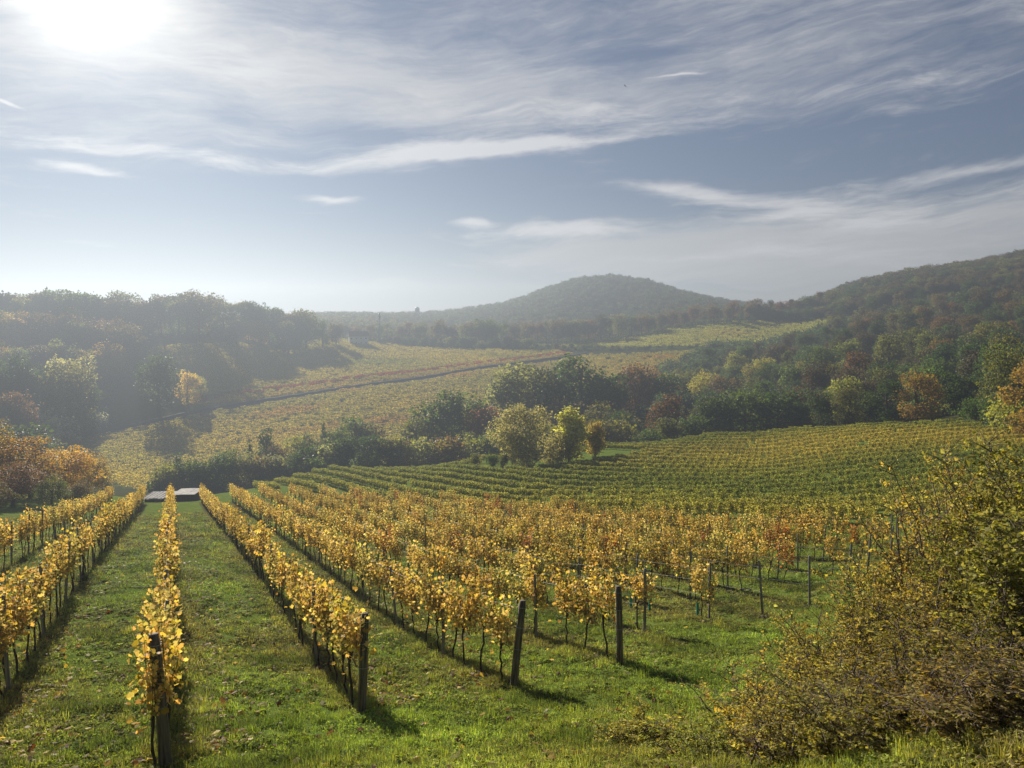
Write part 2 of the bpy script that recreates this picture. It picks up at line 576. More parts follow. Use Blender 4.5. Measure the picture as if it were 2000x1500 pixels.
# ------------------------------------------------------------------ instancing of uncountable stuff
def scatter(name, pts, rotz, scale, idx, protos, tint, label, cat, tilt=None):
    n = len(pts)
    me = bpy.data.meshes.new(name)
    me.vertices.add(n)
    me.vertices.foreach_set('co', np.asarray(pts, np.float32).ravel())
    def attr(nm, ty, arr, key):
        a = me.attributes.new(nm, ty, 'POINT')
        a.data.foreach_set(key, arr.ravel())
    rot = np.zeros((n, 3), np.float32)
    rot[:, 2] = rotz
    if tilt is not None:
        rot[:, :2] = tilt
    attr('rot', 'FLOAT_VECTOR', rot, 'vector')
    sc = np.asarray(scale, np.float32)
    if sc.ndim == 1:
        sc = np.repeat(sc[:, None], 3, 1)
    attr('scl', 'FLOAT_VECTOR', np.ascontiguousarray(sc), 'vector')
    attr('idx', 'INT', np.asarray(idx, np.int32), 'value')
    tc = np.ones((n, 4), np.float32)
    tc[:, :3] = tint
    attr('tint', 'FLOAT_COLOR', tc, 'color')
    o = put(name, me)
    pc = bpy.data.collections.new(name + '_pieces')
    for i, pm in enumerate(protos):
        po = bpy.data.objects.new('%s_piece_%02d' % (name, i), pm)
        pc.objects.link(po)
    ng = bpy.data.node_groups.new(name + '_scatter', 'GeometryNodeTree')
    ng.interface.new_socket('Geometry', in_out='INPUT', socket_type='NodeSocketGeometry')
    ng.interface.new_socket('Geometry', in_out='OUTPUT', socket_type='NodeSocketGeometry')
    gi = ng.nodes.new('NodeGroupInput')
    go = ng.nodes.new('NodeGroupOutput')
    ci = ng.nodes.new('GeometryNodeCollectionInfo')
    ci.inputs['Collection'].default_value = pc
    ci.inputs['Separate Children'].default_value = True
    ci.inputs['Reset Children'].default_value = True
    ip = ng.nodes.new('GeometryNodeInstanceOnPoints')
    ip.inputs['Pick Instance'].default_value = True
    def named(nm, ty):
        nd = ng.nodes.new('GeometryNodeInputNamedAttribute')
        nd.data_type = ty
        nd.inputs['Name'].default_value = nm
        return [s for s in nd.outputs if s.enabled and s.name == 'Attribute'][0]
    L = ng.links.new
    L(gi.outputs[0], ip.inputs['Points'])
    L(ci.outputs[0], ip.inputs['Instance'])
    L(named('idx', 'INT'), ip.inputs['Instance Index'])
    L(named('rot', 'FLOAT_VECTOR'), ip.inputs['Rotation'])
    L(named('scl', 'FLOAT_VECTOR'), ip.inputs['Scale'])
    L(ip.outputs[0], go.inputs[0])
    md = o.modifiers.new('scatter', 'NODES')
    md.node_group = ng
    tag(o, label, cat, None, 'stuff')
    return o


def remat(me, mats):
    c = me.copy()
    c.materials.clear()
    for m_ in mats:
        c.materials.append(m_)
    return c


# ------------------------------------------------------------------ ground
def ground_material():
    m, t, out = new_mat('hillside_grass')
    geo = t.node('ShaderNodeNewGeometry')
    P = geo.outputs['Position']
    za = t.node('ShaderNodeAttribute', attribute_type='GEOMETRY', attribute_name='zone')
    zs = t.node('ShaderNodeSeparateColor')
    t.l.new(za.outputs['Color'], zs.inputs[0])
    near, far, wood = zs.outputs
    n_big = t.noise(P, 0.06, 4.0, 0.6)
    n_mid = t.noise(P, 0.8, 5.0, 0.62)
    n_fine = t.noise(P, 9.0, 6.0, 0.7)
    g = t.mix(t.smooth(n_mid, 0.3, 0.7), rgb(0.10, 0.155, 0.028), rgb(0.155, 0.20, 0.045))
    g = t.mix(t.smooth(n_fine, 0.35, 0.75, 0.0, 0.7), g, rgb(0.045, 0.07, 0.018))
    g = t.mix(t.smooth(n_big, 0.45, 0.7, 0.0, 0.5), g, rgb(0.13, 0.13, 0.04))
    # bare, drier strip under the vines of the near rows
    n = t.vmath('DOT_PRODUCT', P, (ROW_N[0], ROW_N[1], 0.0))
    fr = t.math('ABSOLUTE', t.math('SUBTRACT', t.math('FRACT', t.math('ADD', t.math('DIVIDE', n, ROW_GAP), 0.5)), 0.5))
    wob = t.math('MULTIPLY', t.math('SUBTRACT', t.noise(P, 1.7, 4.0, 0.6), 0.5), 0.16)
    strip = t.smooth(t.math('ADD', fr, wob), 0.06, 0.16, 1.0, 0.0)
    strip = t.math('MULTIPLY', strip, t.math('MULTIPLY', near, 0.8))
    soil = t.mix(t.smooth(n_fine, 0.3, 0.7), rgb(0.055, 0.045, 0.022), rgb(0.12, 0.10, 0.045))
    g = t.mix(strip, g, soil)
    dry = t.mix(t.smooth(n_mid, 0.3, 0.7), rgb(0.11, 0.14, 0.035), rgb(0.17, 0.17, 0.05))
    g = t.mix(t.math('MULTIPLY', far, 0.75), g, dry)
    woods = t.mix(t.smooth(n_mid, 0.3, 0.7), rgb(0.035, 0.045, 0.016), rgb(0.065, 0.065, 0.025))
    g = t.mix(wood, g, woods)
    p = t.node('ShaderNodeBsdfPrincipled')
    t.put(p, 'Base Color', g)
    t.put(p, 'Roughness', 0.95)
    t.put(p, 'Specular IOR Level', 0.0)
    b = t.node('ShaderNodeBump')
    t.put(b, 'Strength', 0.6)
    t.put(b, 'Distance', 0.06)
    t.put(b, 'Height', n_fine)
    t.l.new(b.outputs[0], p.inputs['Normal'])
    t.l.new(p.outputs[0], out.inputs[0])
    return m


def build_ground():
    az = np.concatenate([np.arange(-52, 52, 0.26), np.arange(52, 308, 3.2)])
    az = np.radians(az)
    rr = np.concatenate([np.geomspace(0.8, 1640, 300)])
    A, RR = np.meshgrid(az, rr)
    X, Y = (RR * np.sin(A)).ravel(), (RR * np.cos(A)).ravel()
    Z = height(X, Y)
    na, nr = len(az), len(rr)
    V = np.stack([X, Y, Z], 1)
    V = np.vstack([V, [[0, 0, H(0.01, 0.01)]]])
    I = np.arange(na * nr).reshape(nr, na)
    nxt = np.roll(I, -1, axis=1)
    Q = np.stack([I[:-1], I[1:], nxt[1:], nxt[:-1]], -1).reshape(-1, 4)
    Fs = [tuple(q) for q in Q.tolist()] + [(int(I[0, k]), int(nxt[0, k]), na * nr) for k in range(na)]
    me = bpy.data.meshes.new('ground')
    me.from_pydata(V.tolist(), [], Fs)
    zone = np.zeros((len(V), 4), np.float32)
    zone[:, 3] = 1
    x, y = V[:, 0], V[:, 1]
    zone[:, 0] = inside(NEAR_POLY, x, y)
    zone[:, 1] = inside(FAR_LOW_POLY, x, y) | inside(FAR_UP_POLY, x, y) | inside(FIELD2_POLY, x, y)
    fld = (zone[:, 1] > 0) | inside(GREEN_POLY, x, y) | (zone[:, 0] > 0)
    zone[:, 2] = (~fld) & (np.hypot(x, y) > 150)
    a = me.color_attributes.new('zone', 'FLOAT_COLOR', 'POINT')
    a.data.foreach_set('color', zone.ravel())
    me.materials.append(ground_material())
    me.shade_smooth()
    o = put('ground', me)
    tag(o, 'rolling grassy vineyard hillsides and valley floor', None, None, 'structure')


build_ground()

# ------------------------------------------------------------------ plants: prototypes
def vine_proto(seed, dens=1.0, size=0.080):
    """trunk with head and canes; leaf curtain above. Row runs along x."""
    g = np.random.default_rng(seed)
    rs = random.Random(seed)
    V, F = [], []
    hh = rs.uniform(0.98, 1.16)
    lean = (rs.uniform(-.18, .18), rs.uniform(-.08, .08))
    pts = [np.array((0, 0, -0.1))]
    for k in range(1, 7):
        f = k / 6
        pts.append(np.array((lean[0] * f + rs.uniform(-.03, .03), lean[1] * f + rs.uniform(-.03, .03), hh * f)))
    tube(V, F, pts, [0.034, 0.027, 0.024, 0.022, 0.022, 0.024, 0.034], 6, True, 0.2)
    top = pts[-1]
    for s in (-1, 1):
        cane = [top, top + np.array((s * .18, rs.uniform(-.04, .04), .12)), top + np.array((s * .4, rs.uniform(-.05, .05), .10)), top + np.array((s * .62, 0, .02))]
        tube(V, F, cane, [.016, .012, .010, .007], 5)
    P, N = [], []
    ns = int(14 * dens)
    for k in range(ns):
        x0 = rs.uniform(-.62, .62)
        y0 = rs.uniform(-.08, .08)
        z0 = hh + rs.uniform(-.02, .15)
        z1 = rs.uniform(1.7, 2.35)
        sx, sy = rs.gauss(0, .12), rs.gauss(0, .13)
        tube(V, F, [(x0, y0, z0), (x0 + sx * .4, y0 + sy * .3, (z0 + z1) / 2), (x0 + sx, y0 + sy, z1)], [.006, .005, .003], 4, False)
        m = int(rs.uniform(25, 38))
        for j in range(m):
            f = (j + rs.random()) / m
            c = np.array((x0 + sx * f, y0 + sy * f, z0 + (z1 - z0) * f))
            P.append(c + g.normal(size=3) * (.075, .085, .06))
            N.append(g.normal(size=3) + np.array((0, 0, .25)))
    for k in range(int(16 * dens)):          # drooping shoots
        P.append(np.array((rs.uniform(-.6, .6), rs.gauss(0, .17), hh + rs.uniform(-.22, .2))))
        N.append(g.normal(size=3))
    P, N = np.array(P), np.array(N)
    LV, LF, var = cards(P, N, size * g.uniform(.7, 1.25, len(P)), 'vine', seed)
    me_t = new_mesh('vine_trunk', V, F, M['vine_wood'], None, True)
    me_l = new_mesh('vine_foliage', LV, LF, M['vine_obj'], var)
    return me_t, me_l


def joined(parts, name, mats):
    """one mesh from several (keeps 'var' where a part has it)"""
    V, F, MI, VAR = [], [], [], []
    for i, me in enumerate(parts):
        b = len(V)
        V += [tuple(v.co) for v in me.vertices]
        for p in me.polygons:
            F.append(tuple(b + q for q in p.vertices))
            MI.append(i)
        n = len(me.vertices)
        if 'var' in me.color_attributes:
            a = np.empty(n * 4, np.float32)
            me.color_attributes['var'].data.foreach_get('color', a)
            VAR.append(a.reshape(-1, 4)[:, :3])
        else:
            VAR.append(np.full((n, 3), .5, np.float32))
    me = new_mesh(name, V, F, None, np.vstack(VAR))
    for m_ in mats:
        me.materials.append(m_)
    me.polygons.foreach_set('material_index', MI)
    return me


def hedge_piece(seed, length, n, size, h0, h1, w, stems=0, lumpy=.04):
    """a stretch of vine row seen from far away"""
    g = np.random.default_rng(seed)
    P = np.stack([g.uniform(-length / 2, length / 2, n), g.normal(0, w, n), h0 + (h1 - h0) * g.beta(1.6, 1.4, n)], 1)
    lump = lumpy * np.sin(P[:, 0] * 5 + seed)
    P[:, 2] += lump * (P[:, 2] - h0)
    N = g.normal(size=(n, 3)) + np.stack([np.zeros(n), np.sign(P[:, 1]) * .5, np.full(n, .3)], 1)
    V, F, var = cards(P, N, size * g.uniform(.7, 1.3, n), 'spray', seed)
    leaf = new_mesh('row_leaves', V, F, M['vine_ins'], var)
    if not stems:
        return leaf
    TV, TF = [], []
    for k in range(stems):
        x = -length / 2 + length * (k + .5) / stems
        tube(TV, TF, [(x, 0, -.1), (x + g.normal(0, .04), 0, h0 + .3)], [.035, .025], 4, False)
    st = new_mesh('row_stems', TV, TF, M['vine_wood'])
    return joined([leaf, st], 'row_piece', [M['vine_ins'], M['vine_wood']])


def lobes_for(kind, rs):
    """crown lobes for a tree 1 unit high: list of (centre, radii)"""
    L = []
    if kind == 'round':
        L.append(((rs.uniform(-.05, .05), rs.uniform(-.05, .05), .52), (.25, .25, .30)))
        L.append(((0, 0, .30), (.22, .22, .20)))
        for k in range(17):
            a = rs.uniform(0, 6.28)
            e = rs.uniform(-.9, 1.2)
            r = rs.uniform(.07, .20)
            w_ = rs.uniform(.18, .36)
            L.append(((w_ * math.cos(a) * math.cos(e), w_ * math.sin(a) * math.cos(e), .55 + (w_ + .03) * math.sin(e)), (r, r, r * rs.uniform(.65, 1.1))))
    elif kind == 'tall':
        for k in range(20):
            f = rs.uniform(0, 1)
            a = rs.uniform(0, 6.28)
            q = .20 * math.sin(math.pi * (0.2 + .72 * f)) ** .7
            r = rs.uniform(.09, .15)
            L.append(((q * math.cos(a), q * math.sin(a), .16 + .74 * f), (r, r, r * 1.1)))
    elif kind == 'poplar':
        for k in range(12):
            f = k / 11
            q = .06
            a = rs.uniform(0, 6.28)
            r = .05 + .11 * math.sin(math.pi * (.12 + .85 * f)) ** .8
            L.append(((q * math.cos(a), q * math.sin(a), .18 + .72 * f), (r, r, .11)))
    elif kind == 'willow':
        for k in range(24):
            a = rs.uniform(0, 6.28)
            f = rs.uniform(0, 1)
            q = .38 * math.sin(math.pi * (.25 + .75 * f)) ** .8 + rs.uniform(0, .06)
            r = rs.uniform(.12, .19)
            L.append(((q * math.cos(a), q * math.sin(a), .13 + .70 * f), (r, r, r * 1.2)))
    elif kind == 'conifer':
        for k in range(14):
            f = k / 13
            q = .16 * (1 - f) + .015
            a = k * 2.4
            L.append(((q * .5 * math.cos(a), q * .5 * math.sin(a), .1 + .86 * f), (q, q, .06)))
    elif kind == 'umbrella':
        for k in range(12):
            a = rs.uniform(0, 6.28)
            q = rs.uniform(.05, .30)
            r = rs.uniform(.10, .16)
            L.append(((q * math.cos(a), q * math.sin(a), .80 - .15 * q + rs.uniform(-.05, .05)), (r, r, r * .6)))
        for k in range(5):
            a = rs.uniform(0, 6.28)
            L.append(((.2 * math.cos(a), .2 * math.sin(a), rs.uniform(.4, .65)), (.12, .12, .08)))
    elif kind == 'sparse':
        for k in range(20):
            f = rs.uniform(0, 1)
            a = rs.uniform(0, 6.28)
            q = rs.uniform(.05, .28) * math.sin(math.pi * (.2 + .7 * f))
            r = rs.uniform(.05, .10)
            L.append(((q * math.cos(a), q * math.sin(a), .3 + .64 * f), (r, r, r)))
    else:  # shrub
        for k in range(12):
            a = rs.uniform(0, 6.28)
            q = rs.uniform(0, .45)
            r = rs.uniform(.18, .30)
            L.append(((q * math.cos(a), q * math.sin(a), rs.uniform(.22, .75)), (r, r, r)))
    return L


def tree_proto(kind, seed, n, leaf, src='leaf_obj'):
    """unit-high tree: (trunk mesh, crown mesh); leaf = size of a leaf spray as a share of the height"""
    rs = random.Random(seed)
    g = np.random.default_rng(seed)
    L = lobes_for(kind, rs)
    C = np.array([l[0] for l in L])
    RD = np.array([l[1] for l in L])
    w = (RD[:, 0] * RD[:, 2])
    k = g.choice(len(L), n, p=w / w.sum())
    dirs = g.normal(size=(n, 3))
    dirs /= np.linalg.norm(dirs, axis=1, keepdims=True)
    rad = 0.62 + 0.45 * g.random(n) ** 0.6
    # second-order clumping: pull leaves towards little twig ends
    P = C[k] + dirs * RD[k] * rad[:, None]
    tips = P[g.choice(n, max(30, n // 14), replace=False)]
    j = g.integers(0, len(tips), n)
    pull = g.random(n) < .55
    P[pull] = tips[j[pull]] + g.normal(size=(pull.sum(), 3)) * leaf * 1.1
    out = P - np.array((0, 0, .5))
    N = dirs * .8 + out * .8 + g.normal(size=(n, 3)) * .7
    if kind == 'willow':
        P[:, 2] -= g.random(n) * .05
    P[:, 2] = np.maximum(P[:, 2], .03)
    V, F, var = cards(P, N, leaf * g.uniform(.6, 1.4, n), 'spray', seed, .2)
    # whole clumps a little lighter or darker, as species and ripeness vary within a crown
    per = g.uniform(0, 1, len(L))[k]
    var[:, 0] = np.clip(var[:, 0] * .6 + np.repeat(per, 5) * .4, 0, 1)
    crown = new_mesh(kind + '_crown', V, F, M[src], var)
    TV, TF = [], []
    r0 = {'conifer': .012, 'poplar': .016, 'shrub': .02}.get(kind, .022)
    if kind in ('shrub', 'willow'):
        for l in L[:8]:
            c = np.array(l[0])
            tube(TV, TF, [(0, 0, -.05), c * (.35, .35, .45), c * (.8, .8, .95)], [r0 * .8, r0 * .5, r0 * .25], 5)
    else:
        hgt = .92 if kind in ('conifer', 'poplar', 'tall', 'sparse') else .62
        if kind == 'umbrella':
            hgt = .75
        b = (rs.uniform(-.02, .02), rs.uniform(-.02, .02))
        tube(TV, TF, [(0, 0, -.06), (b[0], b[1], hgt * .35), (-b[0], b[1], hgt * .7), (0, 0, hgt)], [r0 * 1.3, r0, r0 * .7, r0 * .2], 7)
        if kind != 'conifer':
            for l in L[1:9]:
                c = np.array(l[0])
                z0 = max(.18, min(c[2] - .12, hgt * .8))
                tube(TV, TF, [(0, 0, z0), (c[0] * .5, c[1] * .5, z0 + (c[2] - z0) * .45), tuple(c)], [r0 * .5, r0 * .35, r0 * .12], 5)
    trunk = new_mesh(kind + '_trunk', TV, TF, M['bark'], None, True)
    return trunk, crown


TP = {}
for kd, cnt, n, lf in (('round', 5, 3600, .030), ('tall', 3, 3200, .028), ('poplar', 2, 2000, .028), ('conifer', 2, 1600, .030), ('umbrella', 2, 2000, .030),
                       ('sparse', 2, 1500, .026), ('shrub', 3, 1500, .055)):
    TP[kd] = [tree_proto(kd, 100 * len(TP) + i, n, lf) for i in range(cnt)]
TP['willow'] = [tree_proto('willow', 900 + i, 13000, .021) for i in range(1)]
TP['bigpoplar'] = [tree_proto('poplar', 950 + i, 4500, .030) for i in range(2)]
TP['bigtall'] = [tree_proto('tall', 970, 5200, .021)]
TP['biground'] = [tree_proto('round', 960 + i, 7000, .020) for i in range(3)]

ORD = ['first', 'second', 'third', 'fourth', 'fifth', 'sixth', 'seventh', 'eighth', 'ninth', 'tenth', 'eleventh', 'twelfth', 'thirteenth', 'fourteenth', 'fifteenth', 'sixteenth',
       'seventeenth', 'eighteenth', 'nineteenth']
TENS = {2: 'twenty', 3: 'thirty', 4: 'forty', 5: 'fifty', 6: 'sixty', 7: 'seventy', 8: 'eighty', 9: 'ninety'}
TENTH = {2: 'twentieth', 3: 'thirtieth', 4: 'fortieth', 5: 'fiftieth', 6: 'sixtieth', 7: 'seventieth', 8: 'eightieth', 9: 'ninetieth'}


def ordinal(i):
    if i <= 19:
        return ORD[i - 1]
    return TENTH[i // 10] if i % 10 == 0 else TENS[i // 10] + '-' + ORD[i % 10 - 1]


GREENS = {
    'dark green': (.040, .066, .020), 'green': (.070, .105, .026), 'bluish green': (.045, .078, .040), 'olive green': (.105, .110, .030), 'yellow-green': (.22, .215, .05),
    'brown': (.105, .078, .034), 'dark brown': (.060, .048, .028), 'orange': (.27, .17, .05), 'yellow': (.38, .28, .06), 'red': (.17, .06, .035), 'reddish brown': (.12, .065, .034),
    'pale green': (.225, .225, .115), 'light yellow-green': (.34, .32, .10), 'silvery': (.24, .25, .18), 'golden': (.40, .28, .07),
}
TREES = []       # filled by plant(); labels are written when all of a zone stand


def plant(zone, kind, x, y, hgt, col, wide=1.0, z=None, name='broadleaf_tree', label=None, var=None, rz=None):
    base = H(x, y) if z is None else z
    vi = var if var is not None else random.randrange(len(TP[kind]))
    b = GREENS[col]
    f = random.uniform(.85, 1.2)
    TREES.append(dict(zone=zone, kind=kind, col=col, x=x, y=y, z=base, h=hgt, label=label, px=pix(x, y, base + hgt * .6), wide=wide, name=name, var=vi,
                      rz=random.uniform(0, 6.28) if rz is None else rz, tint=(b[0] * f * random.uniform(.9, 1.1), b[1] * f, b[2] * f * random.uniform(.8, 1.2), 1)))


def stand(q):
    tr, cr = TP[q['kind']][q['var']]
    root = bpy.data.objects.new(q['name'], None)
    COL.objects.link(root)
    root.location = (q['x'], q['y'], q['z'])
    root.rotation_euler = (0, 0, q['rz'])
    root.scale = (q['h'] * q['wide'], q['h'] * q['wide'], q['h'])
    put('trunk', tr, root)
    put('crown', cr, root).color = q['tint']
    return root


def plant_px(zone, kind, px, top, d, col, wide=1.0, **kw):
    """tree standing on the ground at forward distance d below picture column px, its top at row top"""
    rx, rz = ray(px, top)
    d = far_scale(d)
    x = rx * d
    g = H(x, d)
    h = max(rz * d - g, 1.0)
    return plant(zone, kind, x, d, h, col, wide, **kw)


# ------------------------------------------------------------------ near vineyard
ROWS = []
END_PX = {0: (322, 1500), 1: (706, 1392), 2: (1003, 1346), 3: (1211, 1298), 4: (1258, 1238), 5: (1385, 1214), 6: (1490, 1203), 7: (1582, 1186), 8: (1655, 1150)}
for k in range(-2, 16):
    n0 = k * ROW_GAP
    # along-row range by walking the polygon
    tt = np.arange(-20, 140, 0.25)
    xs = n0 * ROW_N[0] + tt * ROW_DIR[0]
    ys = n0 * ROW_N[1] + tt * ROW_DIR[1]
    ins = inside(NEAR_POLY, xs, ys)
    if k in END_PX:
        e = on_ground(*END_PX[k])
        t0 = float(np.dot(ROW_DIR, (e.x, e.y)))
        n0 = float(np.dot(ROW_N, (e.x, e.y)))
        ins = ins | (np.abs(tt - t0) < 1)
    elif not ins.any():
        continue
    else:
        t0 = tt[ins][0]
    t1 = tt[ins][-1]
    if t1 - t0 < 4:
        continue
    ROWS.append((k, n0, t0, t1))
print('ROWS', [(k, round(n0, 2), round(t0, 1), round(t1, 1)) for k, n0, t0, t1 in ROWS])


def row_xy(n0, t):
    return n0 * ROW_N[0] + t * ROW_DIR[0], n0 * ROW_N[1] + t * ROW_DIR[1]


ROW_AZ = math.atan2(ROW_DIR[1], ROW_DIR[0])
VINES = [vine_proto(40 + i, (1.0, .85, .75, .95, .7, .8, .5, .4)[i]) for i in range(8)]
VGOLD = [(.54, .41, .12), (.50, .37, .10), (.57, .46, .15), (.47, .35, .10), (.46, .41, .13)]
near_vines = []
for k, n0, t0, t1 in ROWS:
    t = t0 + random.uniform(.3, .8)
    j = 0
    while t < t1:
        x, y = row_xy(n0 + random.uniform(-.06, .06), t)
        if random.random() > (.11 if k <= 1 else .05) and not (k >= 3 and t - t0 < 5.0 and random.random() < .6):
            near_vines.append([k, t - t0, x, y])
        t += random.uniform(1.0, 1.25)
for k, n0, t0, t1 in ROWS:
    if k == 0:
        x, y = row_xy(n0 - .12, t0 - .22)
        near_vines.append([k, -.22, x, y])
zz = height([v[2] for v in near_vines], [v[3] for v in near_vines])
for v, z in zip(near_vines, zz):
    v.append(z)
    px, py = pix(v[2], v[3], z + 1.2) if v[3] > 2 else (-9999, 0)
    v.append(-30 < px < 2030 and py < 1560)
    v.append(math.hypot(v[2], v[3]))
show = sorted([v for v in near_vines if v[5]], key=lambda v: v[6])[:300]
show_id = set(id(v) for v in show)
ROWNAME = {k: ordinal(i + 1) + ' row from the left' for i, (k, *_r) in enumerate(ROWS)}


def vine_tint(x, y, k):
    f = .5 + .5 * math.sin(x * .13 + 1.0) * math.sin(y * .11 + .6 * k)
    c = np.array(random.choice(VGOLD)) * random.uniform(.8, 1.15)
    if f > .7 and y > 35:
        c = c * .6 + np.array((.28, .23, .045)) * .4
    red = math.exp(-((n_of(x, y) - 27) / 12) ** 2) * (1 if y > 34 else 0)
    if random.random() < .01 + .08 * red:
        c = np.array((.38, .19, .06)) * random.uniform(.8, 1.2)
    return c


def n_of(x, y):
    return x * ROW_N[0] + y * ROW_N[1]


nearest = set(id(v) for v in show[:8])
LEAF1 = []
for i in range(5):
    V, F, var = cards(np.zeros((1, 3)), np.array([(0, 0, 1.0)]), [.088], 'vine', 1500 + i)
    LEAF1.append(new_mesh('vine_leaf', V, F, M['vine_obj'], var))
count = {}
for v in sorted(near_vines, key=lambda v: (v[0], v[1])):
    k, dt, x, y, z, vis, dist = v
    if id(v) not in show_id:
        continue
    count[k] = count.get(k, 0) + 1
    root = bpy.data.objects.new('grapevine', None)
    COL.objects.link(root)
    root.location = (x, y, z)
    root.rotation_euler = (0, 0, ROW_AZ + random.choice((0, math.pi)) + random.uniform(-.06, .06))
    s = random.uniform(.88, 1.08)
    root.scale = (s, s, s * random.uniform(.95, 1.08))
    vi = random.randrange(6) if not (k <= 0 and random.random() < .4) else random.choice((6, 7, 4))
    put('trunk', VINES[vi][0], root)
    f = put('foliage', VINES[vi][1], root)
    f['kind'] = 'stuff'
    c = vine_tint(x, y, k)
    f.color = (c[0], c[1], c[2], 1)
    if id(v) in nearest:                # close enough to tell single leaves apart
        for q in range(26):
            lf = put('leaf', random.choice(LEAF1), f, (random.uniform(-.6, .6), random.choice((-1, 1)) * random.uniform(.10, .26), random.uniform(.95, 2.15)),
                     (random.gauss(1.2, .5), random.gauss(0, .5), random.uniform(0, 6.28)), random.uniform(.8, 1.25))
            e = random.uniform(.75, 1.15)
            lf.color = (c[0] * e, c[1] * e * random.uniform(.85, 1.1), c[2] * e, 1)
    tag(root, 'autumn grapevine, %s from the near end of the %s' % (ordinal(count[k]), ROWNAME[k]), 'grapevine', 'grapevines of the near golden vineyard')
rest = [v for v in near_vines if id(v) not in show_id]
VJ = [joined([b, a], 'vine_whole', [M['vine_ins'], M['vine_wood']]) for a, b in VINES]
scatter('grapevines', [(v[2], v[3], v[4]) for v in rest], [ROW_AZ + random.choice((0, math.pi)) for v in rest], [random.uniform(.88, 1.1) for v in rest],
        [random.randrange(6) for v in rest], VJ, [vine_tint(v[2], v[3], v[0]) for v in rest], 'golden and rusty vine rows further down the near vineyard', 'grapevines')


def post_mesh(name, r, h, mat, seed, square=False):
    rs = random.Random(seed)
    V, F = [], []
    n = 4 if square else 9
    lev = [-.35, 0, h * .2, h * .45, h * .7, h * .93, h]
    rad = [r * 1.08, r * 1.06, r * 1.0, r * .98, r * .97, r * .95, r * .8]
    bx, by = rs.uniform(-.02, .02), rs.uniform(-.02, .02)
    random.seed(seed)
    tube(V, F, [(bx * math.sin(z * 2), by * math.sin(z * 1.6), z) for z in lev], rad, n, True, .07)
    me = new_mesh(name, V, F, mat, None, not square)
    return me


def ring_mesh(r):
    V, F = [], []
    pts = [(r * math.cos(a), r * math.sin(a), .004 * math.sin(3 * a)) for a in np.linspace(0, 6.28, 13)]
    tube(V, F, pts, .005, 5)
    return new_mesh('wire_loop', V, F, M['wire'], None, True)


END_POST = [post_mesh('end_post', .085, 2.05, M['post_dark'], 300 + i) for i in range(3)]
MID_POST = [post_mesh('row_post', .043, 2.15, M['post_grey'], 320 + i, i % 2 == 0) for i in range(4)]
RING = ring_mesh(.094)
RINGS = ring_mesh(.05)
random.seed(21)
END_TXT = {
    0: 'thick dark end post of the middle row, standing nearest the camera, wrapped in golden leaves', 1: 'dark knotty end post beside fallen leaves, right of the wide grass lane',
    2: 'leaning brown end post with vines on both sides, near the picture centre', 3: 'upright near-black end post with bare wires running back from it',
    4: 'slim grey end post just behind the near-black end post', 5: 'grey end post standing alone beside a teal vine guard', 6: 'grey end post leaning to the left, beside turned soil',
    7: 'grey end post third from the hedge on the lawn edge', 8: 'dark end post next to the reddish vines by the hedge'}
for k, n0, t0, t1 in ROWS:
    t = t0
    j = 0
    while t < t1:
        x, y = row_xy(n0, t)
        z = H(x, y)
        px, py = pix(x, y, z + 1) if y > 3 else (-999, 0)
        if -20 < px < 2020 and py < 1560:
            j += 1
            end = t == t0
            dark = end and k in (0, 1, 2, 3)
            me = random.choice(END_POST) if dark else random.choice(MID_POST)
            tilt = (random.gauss(0, .03), random.gauss(0, .03), random.uniform(0, 6.28))
            if end:
                tilt = {0: (.0, -.04, 0), 1: (.0, .05, 0), 2: (0, .10, 0), 3: (0, -.03, 0), 6: (0, -.09, 0)}.get(k, tilt)
            sc = (1.15, 1.15, 1) if end and not dark else 1.0
            p = put('vineyard_post', me, None, (x, y, z), tilt, sc)
            if end and k in END_TXT:
                tag(p, END_TXT[k], 'post', 'end posts of the near vineyard')
            else:
                tag(p, 'slim grey trellis post, %s from the near end of the %s' % (ordinal(j), ROWNAME[k]), 'post', 'trellis posts of the near vineyard')
            if math.hypot(x, y) < 45:
                for hgt in (.95, 1.45, 1.9):
                    put('wire_loop', RING if dark else RINGS, p, (0, 0, hgt))
        t += random.uniform(4.3, 5.2)
    if k in (-1, 0, 1, 2, 3, 4, 5, 6, 7, 8):
        for wi, hh in enumerate((.95, 1.45, 1.9)):
            V, F = [], []
            pts = []
            for tq in np.arange(t0, min(t1, t0 + 40), 1.0):
                x, y = row_xy(n0, tq)
                pts.append((x, y, H(x, y) + hh))
            tube(V, F, pts, .003, 4)
            o = put('trellis_wire', new_mesh('trellis_wire', V, F, M['wire']))
            tag(o, '%s steel trellis wire strung along the %s' % (('lowest', 'middle', 'top')[wi], ROWNAME[k]), 'wire', 'trellis wires of the near vineyard')

# ------------------------------------------------------------------ green vineyard behind it: curved rows round the slope
# straight across the slope on the right, turning up over the crest on the left
GX, GY = 4.0, 82.0


def row_phi(x, y):
    a_ = y - .08 * x
    b_ = GY + .87 * (x - GX) + .49 * (y - GY)
    h_ = np.clip(.5 + .5 * (b_ - a_) / 14.0, 0, 1)
    return b_ * (1 - h_) + a_ * h_ - 14.0 * h_ * (1 - h_)


